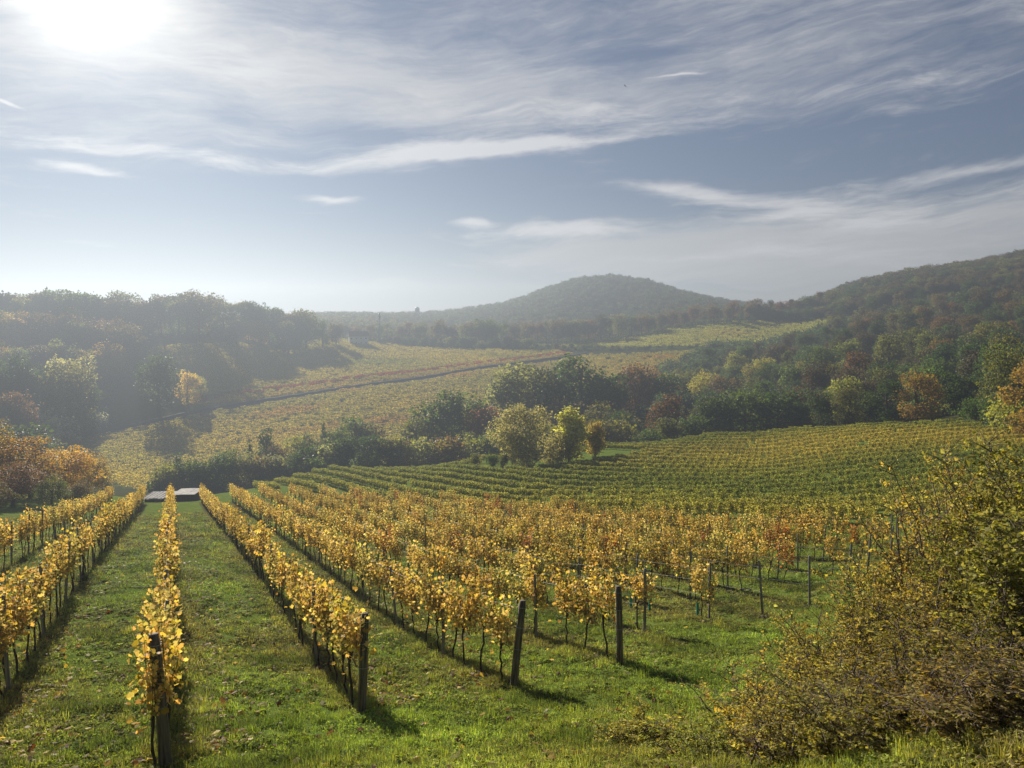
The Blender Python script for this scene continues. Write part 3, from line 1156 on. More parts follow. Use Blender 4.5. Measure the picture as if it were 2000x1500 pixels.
pts, az = [], []
for lev in np.arange(20, 200, 4.3):
    xs = np.arange(-75, 110, .5)
    lo, hi = np.full(len(xs), 30.0), np.full(len(xs), 260.0)
    for _ in range(24):
        mid = (lo + hi) / 2
        up = row_phi(xs, mid) < lev
        lo, hi = np.where(up, mid, lo), np.where(up, hi, mid)
    ys = (lo + hi) / 2
    sl = np.concatenate([[0], np.cumsum(np.hypot(np.diff(xs), np.diff(ys)))])
    q = np.arange(0, sl[-1], 1.1)
    X, Y = np.interp(q, sl, xs), np.interp(q, sl, ys)
    A_ = np.arctan2(np.gradient(Y), np.gradient(X))
    m_ = inside(GREEN_POLY, X, Y)
    pts.append(np.stack([X[m_], Y[m_]], 1))
    az.append(A_[m_])
pts, az = np.vstack(pts), np.concatenate(az)
keep = rng.random(len(pts)) > .03
wl = at(1035, 915, 140)
keep &= ((pts[:, 0] - wl.x - 4) / 17) ** 2 + ((pts[:, 1] - wl.y - 2) / 12) ** 2 > 1
pts, az = pts[keep], az[keep]
pz = height(pts[:, 0], pts[:, 1])
HP = [hedge_piece(600 + i, 1.5, 330, .15, .40, 1.75, .17, 1) for i in range(6)]
yl = .5 + .5 * np.sin(pts[:, 0] * .05 + pts[:, 1] * .09 + 1.2 * np.sin(pts[:, 0] * .07))
yl = np.clip(yl + rng.normal(0, .10, len(pts)), 0, 1)
rightw = np.clip((pts[:, 0] + 10) / 60, 0, 1)
yl = yl * (.22 + .60 * rightw)
tint = np.array((.21, .26, .05)) * (1 - yl[:, None]) + np.array((.50, .44, .10)) * yl[:, None]
tint *= rng.uniform(.9, 1.1, (len(pts), 1))
top = pts[:, 1] > 145 - 0 * pts[:, 0]
scatter('green_grapevines', np.column_stack([pts, pz]), az, np.column_stack([np.ones(len(pts))] * 2 + [np.interp(np.hypot(*pts.T), [65, 100, 150], [.95, .75, .68])]) * rng.uniform(.9, 1.1, (len(pts), 1)), rng.integers(0, 6, len(pts)), HP, tint,
        'green and yellow vine rows curving over the slope behind the golden vineyard', 'grapevines')
print('GREEN', len(pts))

# ------------------------------------------------------------------ far vineyards across the valley
def far_rows(name, poly, direction, gap, step, tintf, label, scale=1.0):
    dv = np.array(direction) / np.hypot(*direction)
    nv = np.array((dv[1], -dv[0]))
    P = np.array(poly)
    u, w = P @ dv, P @ nv
    us, ws = np.arange(u.min(), u.max(), step), np.arange(w.min(), w.max(), gap)
    U, W = np.meshgrid(us, ws)
    U = U + rng.uniform(-.4, .4, U.shape) * step
    X, Y = (U * dv[0] + W * nv[0]).ravel(), (U * dv[1] + W * nv[1]).ravel()
    m_ = inside(poly, X, Y) & (rng.random(X.shape) > .12)
    X, Y = X[m_], Y[m_]
    tn = tintf(X, Y, (W.ravel()[m_]))
    a = math.atan2(dv[1], dv[0])
    scatter(name, np.column_stack([X, Y, height(X, Y)]), np.full(len(X), a), rng.uniform(.8, 1.15, len(X)) * scale, rng.integers(0, 4, len(X)), FP, tn, label, 'grapevines')
    print(name, len(X))


FP = [hedge_piece(700 + i, 2.8, 120, .32, .3, 1.6, .22) for i in range(4)]
pa, pb = at(*PATH_PTS[0]), at(*PATH_PTS[-1])
PDIR = (pb.x - pa.x, pb.y - pa.y)


def patchy(X, Y, s, ph):
    return .5 + .5 * np.sin(X * s + ph + 1.7 * np.sin(Y * s * .7 + ph)) * np.sin(Y * s * 1.3 + 2 * ph + 1.3 * np.sin(X * s * .6))


def tint_far(base, alt, third, s):
    def f(X, Y, W):
        a = np.clip(patchy(X, Y, s, .7) + rng.normal(0, .10, len(X)), 0, 1)[:, None]
        c = np.array(base) * (1 - a) + np.array(alt) * a
        b = np.clip((patchy(X, Y, s * 2.1, 2.9) - .72) * 3 + rng.normal(0, .12, len(X)), 0, 1)[:, None]
        c = c * (1 - b) + np.array(third) * b
        return c * rng.uniform(.92, 1.12, (len(X), 1)) * 1.18
    return f


def tint_up(X, Y, W):
    c = tint_far((.22, .23, .055), (.31, .28, .065), (.17, .20, .045), .02)(X, Y, W)
    nv = np.array((PDIR[1], -PDIR[0])) / np.hypot(*PDIR)
    w0 = pa.x * nv[0] + pa.y * nv[1]
    off = w0 - W + 0 * X                       # metres uphill from the path
    red = (np.abs(off - 17) < 4.5) & (rng.random(len(X)) < .75)
    c[red] = np.array((.26, .075, .035)) * rng.uniform(.7, 1.2, (red.sum(), 1))
    gold = off < 11
    c[gold] = c[gold] * .4 + np.array((.33, .24, .04)) * .6
    return c


far_rows('far_grapevines', FAR_UP_POLY, PDIR, 2.7, 2.3, tint_up, 'upper far vineyard above the track, yellow-green with a red stripe')
far_rows('far_grapevines', FAR_LOW_POLY, PDIR, 2.7, 2.3, tint_far((.22, .23, .055), (.33, .29, .065), (.30, .20, .055), .03), 'lower far vineyard between the track and the belt of valley trees')
far_rows('far_grapevines', FIELD2_POLY, (1.0, .35), 3.4, 3.0, tint_far((.23, .28, .075), (.29, .31, .085), (.33, .30, .08), .02), 'pale green vineyard below the far tree line', 1.15)

# track across the far slope, with its low stone edge
def ribbon(pts, w, lift, n=120):
    P = np.array([(at(*p).x, at(*p).y) for p in pts])
    s = np.concatenate([[0], np.cumsum(np.hypot(*np.diff(P, axis=0).T))])
    q = np.linspace(0, s[-1], n)
    X, Y = np.interp(q, s, P[:, 0]), np.interp(q, s, P[:, 1])
    dx, dy = np.gradient(X), np.gradient(Y)
    ln = np.hypot(dx, dy)
    nx, ny = -dy / ln, dx / ln
    V, F = [], []
    for i in range(n):
        for sgn in (-.5, .5):
            x, y = X[i] + nx[i] * w * sgn, Y[i] + ny[i] * w * sgn
            V.append((x, y, H(x, y) + lift))
    for i in range(n - 1):
        F.append((2 * i, 2 * i + 1, 2 * i + 3, 2 * i + 2))
    return V, F, np.column_stack([X, Y, nx, ny])


M['asphalt'] = plain_material('old_asphalt', (.04, .042, .045), (.07, .07, .072), 2.0, .9, .2)
M['stone'] = plain_material('dark_field_stone', (.035, .035, .036), (.09, .085, .08), 1.5, .9, .5)
V, F, line = ribbon(PATH_PTS, 3.2, .18)
o = put('path', new_mesh('path', V, F, M['asphalt']))
tag(o, 'narrow dark track climbing across the far vineyard slope', None, None, 'structure')
V, F = [], []
for i in range(len(line)):
    X, Y, nx, ny = line[i]
    for off, up in ((1.75, -.3), (1.75, 1.1), (2.35, 1.15), (2.35, -.3)):
        x, y = X + nx * off, Y + ny * off
        V.append((x, y, H(x, y) + up * (1 + .12 * math.sin(i * 1.7))))
for i in range(len(line) - 1):
    b = 4 * i
    for a_ in range(3):
        F.append((b + a_, b + a_ + 1, b + a_ + 5, b + a_ + 4))
o = put('stone_wall', new_mesh('stone_wall', V, F, M['stone']))
tag(o, 'low dark stone wall edging the track across the far vineyard', 'wall')

# ------------------------------------------------------------------ trees
random.seed(5)
# willow clump on the green vineyard
plant_px('clump', 'willow', 1030, 780, 140, 'pale green', 1.12, name='willow_tree', label='broad pale willow standing in the green vineyard')
plant_px('clump', 'bigpoplar', 1113, 795, 141, 'light yellow-green', 1.5, name='poplar_tree', label='upright yellow-green tree just right of the pale willow')
plant_px('clump', 'bigpoplar', 1163, 823, 143, 'yellow', 1.5, name='poplar_tree', label='smallest golden tree of the clump in the green vineyard')
for i, (px, tp, d, c) in enumerate(((930, 878, 139, 'olive green'), (962, 880, 138, 'green'), (985, 886, 136, 'olive green'), (1000, 880, 143, 'pale green'), (1075, 885, 145, 'olive green'))):
    plant_px('clump shrub', 'shrub', px, tp, d, c, .8, name='shrub', label='low rounded shrub beside the willow clump, %s from the left' % ordinal(i + 1))

# orange trees at the left edge
for px, tp, d, c, lab in ((-60, 830, 92, 'orange', 'orange tree cut by the left picture edge'), (55, 843, 96, 'orange', 'broad orange-leaved tree near the left picture edge'),
                     (125, 868, 102, 'golden', 'golden tree between the orange trees and the shed'), (170, 892, 108, 'orange', 'small rusty tree closest to the shed roof'),
                     (20, 900, 84, 'reddish brown', 'low russet tree in front of the orange trees'), (100, 930, 86, 'olive green', 'dim olive tree under the orange crowns'), (-10, 935, 78, 'brown', 'brown tree low at the left picture edge'), (150, 940, 92, 'brown', 'brown bushy tree left of the shed')):
    plant_px('orange', 'biground', px, tp, d, c, 1.45, label=lab)

# belt of trees along the valley floor
BELT = [(345, 885, 165, 'conifer', 'bluish green', 1.6), (322, 925, 160, 'shrub', 'dark green', 1), (385, 912, 170, 'round', 'dark green', 1), (425, 882, 180, 'tall', 'green', 1.1), (460, 905, 176, 'round', 'olive green', 1),
        (487, 862, 186, 'conifer', 'dark green', .8), (520, 838, 196, 'poplar', 'dark green', .8), (545, 868, 190, 'round', 'brown', 1), (575, 850, 200, 'tall', 'yellow-green', 1.1), (605, 848, 205, 'tall', 'olive green', 1.1),
        (632, 816, 212, 'conifer', 'dark green', .7), (660, 830, 210, 'tall', 'green', 1.2), (692, 812, 218, 'tall', 'green', 1.3), (725, 832, 214, 'round', 'dark brown', 1), (752, 850, 205, 'round', 'dark brown', 1),
        (787, 872, 196, 'round', 'pale green', .9), (815, 815, 220, 'tall', 'olive green', 1.2), (858, 768, 230, 'tall', 'green', 1.3), (900, 765, 235, 'tall', 'green', 1.3), (945, 793, 228, 'round', 'red', 1),
        (975, 810, 222, 'round', 'reddish brown', 1), (880, 850, 205, 'round', 'dark brown', 1), (925, 846, 208, 'round', 'olive green', 1), (840, 862, 200, 'round', 'dark green', 1),
        (1012, 704, 262, 'tall', 'pale green', 1.3), (1045, 716, 268, 'tall', 'olive green', 1.2), (1085, 716, 270, 'round', 'dark green', 1), (1138, 699, 275, 'tall', 'green', 1.3), (1182, 728, 268, 'round', 'dark green', 1),
        (1232, 712, 290, 'round', 'reddish brown', 1), (1262, 716, 300, 'round', 'reddish brown', 1), (1290, 726, 285, 'round', 'dark green', 1), (1010, 790, 235, 'sparse', 'yellow-green', 1.2), (1055, 800, 225, 'round', 'brown', 1),
        (1110, 770, 240, 'round', 'dark brown', 1), (1165, 790, 228, 'round', 'olive green', 1), (1215, 800, 218, 'round', 'dark green', 1)]
for px, tp, d, kd, c, wd in BELT:
    plant_px('belt', kd, px, tp, d, c, wd, name='conifer_tree' if kd == 'conifer' else 'broadleaf_tree')
# a second, lower rank closes the foot of the belt
for i in range(26):
    px = 330 + i * 35 + random.uniform(-10, 10)
    d = np.interp(px, [330, 640, 960, 1250], [160, 180, 192, 200])
    plant_px('belt foot', random.choice(('shrub', 'round')), px, np.interp(px, [330, 640, 960, 1250], [905, 862, 838, 815]) + random.uniform(-16, 14), d,
             random.choice(('dark green', 'olive green', 'brown', 'green', 'pale green', 'yellow-green')), 1.1, name='shrub')

# wood on the right: front edge by hand, the slope filled
EDGE = [(1268, 832, 186, 'shrub', 'green', 1.3), (1310, 815, 190, 'shrub', 'olive green', 1.2), (1345, 800, 196, 'shrub', 'dark green', 1.2), (1400, 770, 205, 'round', 'dark green', 1.2), (1455, 750, 208, 'round', 'green', 1.2), (1520, 752, 206, 'round', 'dark green', 1.2), (1565, 780, 198, 'round', 'dark green', 1),
        (1605, 762, 186, 'round', 'dark green', .9), (1650, 728, 192, 'round', 'yellow-green', .95), (1660, 757, 178, 'bigtall', 'olive green', 1.35), (1735, 742, 176, 'bigtall', 'dark green', 1.3), (1700, 762, 182, 'round', 'dark green', 1),
        (1812, 703, 180, 'round', 'green', 1), (1792, 728, 168, 'bigtall', 'orange', 1.5), (1880, 722, 172, 'round', 'dark green', 1.1), (1905, 770, 150, 'shrub', 'green', 1), (1950, 760, 140, 'shrub', 'green', 1), (1985, 662, 140, 'biground', 'olive green', 1), (2020, 700, 120, 'bigtall', 'orange', 1.2), (1975, 770, 128, 'shrub', 'yellow-green', 1)]
for px, tp, d, kd, c, wd in EDGE:
    plant_px('edge', kd, px, tp, d, c, wd)

WOOD_POLY = poly_px([(1270, 0, 205), (1290, 0, 330), (1345, 0, 400), (1400, 0, 440), (1600, 0, 470), (1640, 0, 640), (2250, 0, 560), (2300, 0, 190), (1900, 0, 180), (1500, 0, 212)])


def poisson(poly, base, grow, tries):
    P = np.array(poly)
    out = []
    x0, y0, x1, y1 = P[:, 0].min(), P[:, 1].min(), P[:, 0].max(), P[:, 1].max()
    C = rng.uniform((x0, y0), (x1, y1), (tries, 2))
    C = C[inside(poly, C[:, 0], C[:, 1])]
    for c in C:
        r = base + grow * c[1]
        if all((c[0] - q[0]) ** 2 + (c[1] - q[1]) ** 2 > r * r for q in out):
            out.append(c)
    return out


def wood_colour(x, y):
    f = .5 + .5 * math.sin(x * .021 + 1.3 * math.sin(y * .017)) * math.sin(y * .019 + .8)
    r = random.random()
    if y > 430:
        return random.choice(('dark brown', 'dark brown', 'brown', 'olive green', 'dark green')) if r > .04 else 'red'
    if f > .62:
        return random.choice(('green', 'olive green', 'yellow-green', 'green', 'olive green'))
    if r < .05:
        return 'reddish brown'
    return random.choice(('dark green', 'dark green', 'green', 'dark brown', 'brown', 'olive green', 'bluish green'))


wood = poisson(WOOD_POLY, 6.0, .012, 2600)
print('WOOD', len(wood))
for x, y in wood:
    h = random.uniform(8, 17) * (.8 if y > 480 else 1)
    plant('wood', random.choice(('round', 'round', 'round', 'tall', 'tall', 'sparse')), x, y, h, wood_colour(x, y), random.uniform(.95, 1.25))

# tree line behind the pale far field and the hedge between the far fields
for i in range(46):
    px = 700 + i * 20.5 + random.uniform(-7, 7)
    d = np.interp(px, [700, 1000, 1300, 1640], [680, 720, 790, 860]) + random.uniform(-10, 25)
    tp = np.interp(px, [700, 900, 1100, 1300, 1450, 1640], [632, 627, 624, 606, 590, 570]) + random.uniform(-6, 7)
    plant_px('line', random.choice(('round', 'round', 'tall', 'sparse')), px, tp, d, random.choice(('brown', 'olive green', 'dark brown', 'brown', 'green', 'reddish brown')), random.uniform(.9, 1.3))
for i in range(34):
    px = 760 + i * 18 + random.uniform(-6, 6)
    d = np.interp(px, [760, 1000, 1150, 1370], [655, 632, 600, 570]) + random.uniform(-6, 6)
    tp = np.interp(px, [760, 950, 1000, 1060, 1150, 1370], [660, 664, 658, 669, 676, 680]) + random.uniform(-6, 4)
    plant_px('hedge', random.choice(('shrub', 'round')), px, tp, d, random.choice(('dark green', 'olive green', 'dark brown', 'dark green')), random.uniform(1, 1.5), name='shrub')

# wooded ridge on the left, in the haze
RT = np.array([(-60, 572), (20, 565), (100, 563), (180, 566), (230, 560), (270, 572), (330, 567), (380, 566), (430, 580), (480, 582), (530, 590), (580, 600), (640, 620)])
for i in range(40):
    px = -70 + i * 17.5 + random.uniform(-6, 6)
    d = np.interp(px, [-60, 300, 640], [440, 450, 540]) + random.uniform(-15, 25)
    tp = np.interp(px, RT[:, 0], RT[:, 1]) + random.uniform(-4, 16)
    kd = random.choice(('round', 'round', 'umbrella', 'umbrella', 'tall'))
    plant_px('ridge', kd, px, tp, d, random.choice(('dark green', 'brown', 'olive green', 'dark brown', 'green')), random.uniform(.85, 1.15))
for i in range(44):
    px = -60 + (i % 22) * 34 + random.uniform(-14, 14)
    rank = i // 22
    if (rank == 1 and px > 330) or 240 < px < 440:
        continue
    d = np.interp(px, [-60, 300, 700], [400, 405, 545]) - rank * 45 + random.uniform(-12, 12)
    tp = np.interp(px, [-60, 300, 500, 720], [612, 620, 632, 634]) + rank * 50 + random.uniform(-10, 14)
    plant_px('ridge front', random.choice(('round', 'round', 'tall')), px, tp, d, random.choice(('brown', 'olive green', 'orange', 'dark brown', 'green', 'reddish brown')), random.uniform(.9, 1.2))
# hollow on the left below the ridge
LEFT = [(305, 688, 324, 'tall', 'dark green', 1.15), (365, 720, 335, 'tall', 'yellow', 1.1), (385, 735, 345, 'round', 'yellow-green', .9), (440, 692, 455, 'round', 'pale green', 1), (495, 657, 508, 'round', 'dark green', 1.1), (528, 674, 520, 'round', 'dark green', 1), (472, 677, 490, 'round', 'dark green', 1),
        (20, 762, 250, 'round', 'reddish brown', 1), (60, 790, 262, 'shrub', 'silvery', 1.2), (95, 800, 258, 'shrub', 'silvery', 1.2), (140, 785, 285, 'shrub', 'olive green', 1.2), (180, 795, 300, 'shrub', 'silvery', 1.2), (205, 790, 312, 'shrub', 'green', 1.2), (160, 735, 310, 'round', 'dark green', 1), (115, 720, 285, 'round', 'olive green', 1), (70, 700, 290, 'round', 'dark green', 1), (20, 690, 280, 'tall', 'dark green', 1), (-30, 700, 270, 'round', 'dark green', 1), (130, 690, 300, 'round', 'pale green', 1), (40, 830, 190, 'shrub', 'dark green', 1.2), (-20, 800, 200, 'round', 'dark brown', 1), (75, 838, 215, 'shrub', 'olive green', 1.2), (30, 835, 225, 'shrub', 'dark green', 1.2), (110, 818, 262, 'shrub', 'dark green', 1.2), (165, 905, 150, 'shrub', 'yellow-green', 1.0), (200, 930, 145, 'shrub', 'olive green', .9)]
for px, tp, d, kd, c, wd in LEFT:
    plant_px('hollow', kd, px, tp, d, c, wd, name='shrub' if kd == 'shrub' else 'broadleaf_tree')

# far woods: one mass
FAR_TREES = [remat(TP['round'][i][1], [M['leaf_ins']]) for i in range(4)]
LOWT = [remat(tree_proto('round', 1200 + i, 420, .075)[1], [M['leaf_ins']]) for i in range(3)]


def mass(name, poly, gap, hmin, hmax, palette, label, protos, avoid=()):
    P = np.array(poly)
    xs, ys = np.arange(P[:, 0].min(), P[:, 0].max(), gap), np.arange(P[:, 1].min(), P[:, 1].max(), gap)
    X, Y = np.meshgrid(xs, ys)
    X, Y = (X + rng.uniform(-.5, .5, X.shape) * gap).ravel(), (Y + rng.uniform(-.5, .5, Y.shape) * gap).ravel()
    m_ = inside(poly, X, Y)
    for av in avoid:
        m_ &= ~inside(av, X, Y)
    X, Y = X[m_], Y[m_]
    pal = np.array([GREENS[c] for c in palette])
    f = np.clip(patchy(X, Y, .012, 1.1) * .7 + rng.uniform(-.35, .5, len(X)), 0, .999)
    tn = pal[(f * len(pal)).astype(int)] * rng.uniform(.8, 1.2, (len(X), 1))
    hh = rng.uniform(hmin, hmax, len(X))
    sc = np.column_stack([hh * 1.15, hh * 1.15, hh])
    scatter(name, np.column_stack([X, Y, height(X, Y) - hh * .15]), rng.uniform(0, 6.28, len(X)), sc, rng.integers(0, len(protos), len(X)), protos, tn, label, 'woods')
    print(name, len(X))


HILL_R = poly_px([(1625, 0, 700), (1440, 0, 870), (1480, 0, 1250), (2350, 0, 1250), (2400, 0, 560), (2250, 0, 565)])
mass('forest', HILL_R, 7.0, 6, 13, ('dark green', 'dark brown', 'dark brown', 'olive green', 'brown'), 'brown-green autumn wood covering the right-hand hill', FAR_TREES)
SIDE_L = poly_px([(-160, 0, 110), (-160, 0, 640), (-1500, 0, 640), (-1500, 0, 110)])
mass('forest', SIDE_L, 9.0, 7, 15, ('dark green', 'brown', 'olive green', 'dark brown', 'green'), 'hazy woods running on beyond the left picture edge', FAR_TREES)
DOME = poly_px([(540, 0, 1130), (900, 0, 1080), (1300, 0, 1080), (1480, 0, 1260), (1650, 0, 1700), (1300, 0, 1800), (950, 0, 1760), (520, 0, 1650)])
mass('forest', DOME, 7.0, 4.5, 10.5, ('dark green', 'bluish green', 'dark brown', 'dark brown', 'dark green'), 'hazy wood covering the domed hill on the horizon', LOWT)
MIDW = poly_px([(640, 0, 700), (1000, 0, 800), (1440, 0, 880), (1480, 0, 1250), (1300, 0, 1080), (900, 0, 1080), (300, 0, 1150), (-100, 0, 700), (-300, 0, 470), (300, 0, 500), (560, 0, 580)])
mass('forest', MIDW, 9, 6, 9, ('dark green', 'brown', 'olive green', 'dark brown'), 'woods filling the dip before the domed hill', LOWT)

BELT_POLY = poly_px([(290, 0, 158), (640, 0, 172), (960, 0, 184), (1290, 0, 192), (1290, 0, 320), (1000, 0, 275), (800, 0, 232), (600, 0, 215), (300, 0, 215)])
LEFT_POLY = poly_px([(-150, 0, 110), (70, 0, 125), (110, 0, 200), (120, 0, 290), (210, 0, 335), (235, 0, 430), (430, 0, 475), (460, 0, 505), (590, 0, 620), (-150, 0, 620)])
HEDGE_POLY = poly_px([(640, 0, 645), (750, 0, 650), (1000, 0, 622), (1120, 0, 592), (1400, 0, 545), (1420, 0, 590), (1150, 0, 634), (950, 0, 652), (1300, 0, 780), (1600, 0, 830), (1600, 0, 900), (1000, 0, 790), (640, 0, 720)])
WEDGE_POLY = poly_px([(1290, 0, 330), (1345, 0, 400), (1400, 0, 440), (1600, 0, 470), (1650, 0, 640), (1640, 0, 600), (1480, 0, 528), (1385, 0, 538), (1290, 0, 450)])
UNDER = [remat(tree_proto('shrub', 1300 + i, 420, .11)[1], [M['leaf_ins']]) for i in range(4)]
for nm_, pl_, gp_, h0_, h1_, lb_ in (('undergrowth', WOOD_POLY, 5.5, 3, 6, 'dark undergrowth beneath the trees of the right-hand wood'), ('undergrowth', WEDGE_POLY, 4.5, 4, 8, 'young green scrub between the far fields and the right-hand wood'), ('undergrowth', BELT_POLY, 4.2, 2, 5, 'thickets between the trees of the valley belt'),
                                ('undergrowth', LEFT_POLY, 6.0, 2.5, 6, 'hazy thickets filling the hollow below the ridge'), ('undergrowth', HEDGE_POLY, 5.0, 1.0, 2.4, 'hedge and scrub between the far fields')):
    mass(nm_, pl_, gp_, h0_, h1_, ('green', 'olive green', 'dark green', 'brown', 'pale green') if pl_ is BELT_POLY else ('dark green', 'green', 'dark green', 'olive green', 'dark brown'), lb_, UNDER, (FIELD2_POLY, FAR_UP_POLY, FAR_LOW_POLY, GREEN_POLY))

# ---- labels for the trees of each zone: colour, kind and place in the zone from left to right
KINDW = {'round': 'round-crowned', 'tall': 'tall narrow', 'conifer': 'pointed', 'poplar': 'columnar', 'umbrella': 'flat-topped', 'sparse': 'thin-leaved', 'shrub': 'bushy', 'bigtall': 'large upright', 'biground': 'large spreading', 'willow': 'drooping', 'bigpoplar': 'upright'}
ZONEW = {'belt': 'the valley tree belt', 'belt foot': 'the low edge of the valley belt', 'edge': 'the front edge of the right-hand wood', 'line': 'the far tree line above the fields',
         'hedge': 'the hedge between the far fields', 'ridge': 'the hazy ridge skyline', 'ridge front': 'the slope below the hazy ridge', 'hollow': 'the hazy hollow below the ridge'}
for q in TREES:
    q['seen'] = -60 < q['px'][0] < 2060
    q['big'] = q['h'] / q['y'] + (1 if q['label'] else 0)
bl = sorted([q for q in TREES if q['name'] == 'broadleaf_tree' and q['seen']], key=lambda q: -q['big'])
keep_id = set(id(q) for q in bl[:295]) | set(id(q) for q in TREES if q['name'] != 'broadleaf_tree' and q['seen'])
rest_t = [q for q in TREES if id(q) not in keep_id]
TREES = [q for q in TREES if id(q) in keep_id]
if rest_t:
    order = sorted(set((q['kind'], q['var']) for q in rest_t))
    pr = [joined([TP[k_][v_][1], TP[k_][v_][0]], 'tree_whole', [M['leaf_ins'], M['bark']]) for k_, v_ in order]
    scatter('trees', [(q['x'], q['y'], q['z']) for q in rest_t], [q['rz'] for q in rest_t], [(q['h'] * q['wide'], q['h'] * q['wide'], q['h']) for q in rest_t],
            [order.index((q['kind'], q['var'])) for q in rest_t], pr, [q['tint'][:3] for q in rest_t], 'smaller and farther trees among the woods of the valley', 'trees')
for q in TREES:
    q['o'] = stand(q)
zones = {}
for t_ in TREES:
    if t_['zone'] == 'wood':
        y = t_['y']
        b = int(min(6, (y - 180) // 55))
        t_['zone'] = 'wood%d' % b
        ZONEW['wood%d' % b] = 'the %s rank up the right-hand wood' % ordinal(b + 1)
    zones.setdefault(t_['zone'], []).append(t_)
for zn, ts in zones.items():
    ts.sort(key=lambda q: q['px'][0])
    for i, q in enumerate(ts):
        if q['label']:
            lab = q['label']
        else:
            noun = 'shrub' if q['kind'] == 'shrub' else 'tree'
            lab = '%s %s %s, %s from left in %s' % (q['col'], KINDW[q['kind']], noun, ordinal(i + 1), ZONEW[zn])
        tag(q['o'], lab, 'shrub' if q['kind'] == 'shrub' else 'tree', {'orange': 'autumn trees at the left edge', 'clump': 'trees in the green vineyard'}.get(zn, 'plants of ' + ZONEW.get(zn, 'the willow clump')))
print('TREES', len(TREES))

# ------------------------------------------------------------------ buildings and small landmarks
M['plaster'] = plain_material('pale_plaster', (.55, .54, .50), (.66, .64, .60), 3.0, .9, .1)
M['roof_tile'] = plain_material('dark_roof_tiles', (.09, .05, .04), (.15, .08, .06), 4.0, .85, .3)
M['sheet'] = plain_material('pale_metal_sheet', (.20, .19, .17), (.44, .43, .41), 1.6, .8, .05, spec=.05)
M['dark_wood'] = plain_material('dark_boards', (.03, .025, .02), (.07, .055, .04), 8.0, .85, .4, (1, 1, .1))
M['glass'] = plain_material('window_glass', (.03, .035, .04), (.05, .055, .06), 2.0, .08, 0, spec=.6)
M['steel'] = plain_material('grey_steel', (.18, .18, .19), (.28, .28, .29), 3.0, .5, .1, metallic=.5)
M['teal'] = plain_material('teal_plastic', (.02, .22, .16), (.03, .30, .22), 6.0, .4, .05)
M['white_paint'] = plain_material('white_paint', (.72, .72, .70), (.82, .82, .80), 3.0, .5, .05)


def box_vf(V, F, x0, x1, y0, y1, z0, z1):
    b = len(V)
    V += [(x, y, z) for z in (z0, z1) for x, y in ((x0, y0), (x1, y0), (x1, y1), (x0, y1))]
    F += [tuple(b + q for q in f) for f in ((3, 2, 1, 0), (4, 5, 6, 7), (0, 1, 5, 4), (1, 2, 6, 5), (2, 3, 7, 6), (3, 0, 4, 7))]


def box_mesh(name, mat, *boxes):
    V, F = [], []
    for b in boxes:
        box_vf(V, F, *b)
    return new_mesh(name, V, F, mat)


def empty(name, loc, rz=0):
    o = bpy.data.objects.new(name, None)
    COL.objects.link(o)
    o.location = loc
    o.rotation_euler = (0, 0, rz)
    return o


# shed at the foot of the near rows: dark boards, flat roof of pale sheets in two sections
sp = at(330, 985, 101)
SZ = at(330, 972, 101).z - 2.42
shed = empty('vineyard_shed', (sp.x, sp.y, SZ + .25), .10)
shed.scale = (.84, .84, .9)
tag(shed, 'low dark vineyard shed with pale metal roof at the foot of the rows', 'shed')
put('wall', box_mesh('shed_wall', M['dark_wood'], (-3.7, .3, 0, 4.6, -.6, 2.35), (.32, 3.8, .4, 4.6, -.6, 2.75)), shed)
put('door', box_mesh('shed_door', M['steel'], (-2.2, -1.2, -.05, -.003, 0, 2.0)), shed)
for i in range(4):
    put('roof_sheet', box_mesh('roof_sheet', M['sheet'], (-4.0 + i * 1.11, -2.9 + i * 1.11, -.35, 4.9, 2.36 + .02 * (i % 2), 2.42 + .02 * (i % 2))), shed, (0, 0, 0), (.0, 0, 0))
for i in range(3):
    put('roof_sheet', box_mesh('roof_sheet', M['sheet'], (.38 + i * 1.2, 1.57 + i * 1.2, .0, 4.9, 2.76 + .02 * (i % 2), 2.82 + .02 * (i % 2))), shed)


for i in range(8):
    put('roof_rib', box_mesh('roof_rib', M['sheet'], (-4.0 + i * .555, -3.93 + i * .555, -.36, 4.91, 2.445, 2.50)), shed)
put('gutter', box_mesh('shed_gutter', M['steel'], (-4.05, .45, -.47, -.37, 2.28, 2.38)), shed)


def house(px, py, d, w, dep, hw, hr, rz, label, cols):
    p = at(px, py, d)
    r = empty('house', (p.x, p.y, H(p.x, p.y) - .3), rz)
    tag(r, label, 'house')
    put('wall', box_mesh('house_wall', cols[0], (-w / 2, w / 2, -dep / 2, dep / 2, 0, hw)), r)
    e = .5
    V = [(-w / 2 - e, -dep / 2 - e, hw), (w / 2 + e, -dep / 2 - e, hw), (w / 2 + e, dep / 2 + e, hw), (-w / 2 - e, dep / 2 + e, hw), (-w / 2 - e, 0, hw + hr), (w / 2 + e, 0, hw + hr)]
    rf = put('roof', new_mesh('house_roof', V, [(0, 1, 5, 4), (2, 3, 4, 5), (0, 4, 3), (1, 2, 5), (3, 2, 1, 0)], cols[1]), r)
    put('chimney', box_mesh('house_chimney', cols[0], (w * .2, w * .2 + .9, -.4, .4, hw + hr * .4, hw + hr + 1.1)), rf)
    nw = max(2, int(w / 3.2))
    for fl in range(max(1, int(hw / 3))):
        for i in range(nw):
            x = -w / 2 + w * (i + .5) / nw
            wn = put('window', box_mesh('window_frame', M['white_paint'], (x - .6, x + .6, -dep / 2 - .06, -dep / 2 - .003, 1 + 3 * fl, 2.4 + 3 * fl)), r)
            put('pane', box_mesh('window_pane', M['glass'], (x - .5, x + .5, -dep / 2 - .09, -dep / 2 - .063, 1.1 + 3 * fl, 2.3 + 3 * fl)), wn)


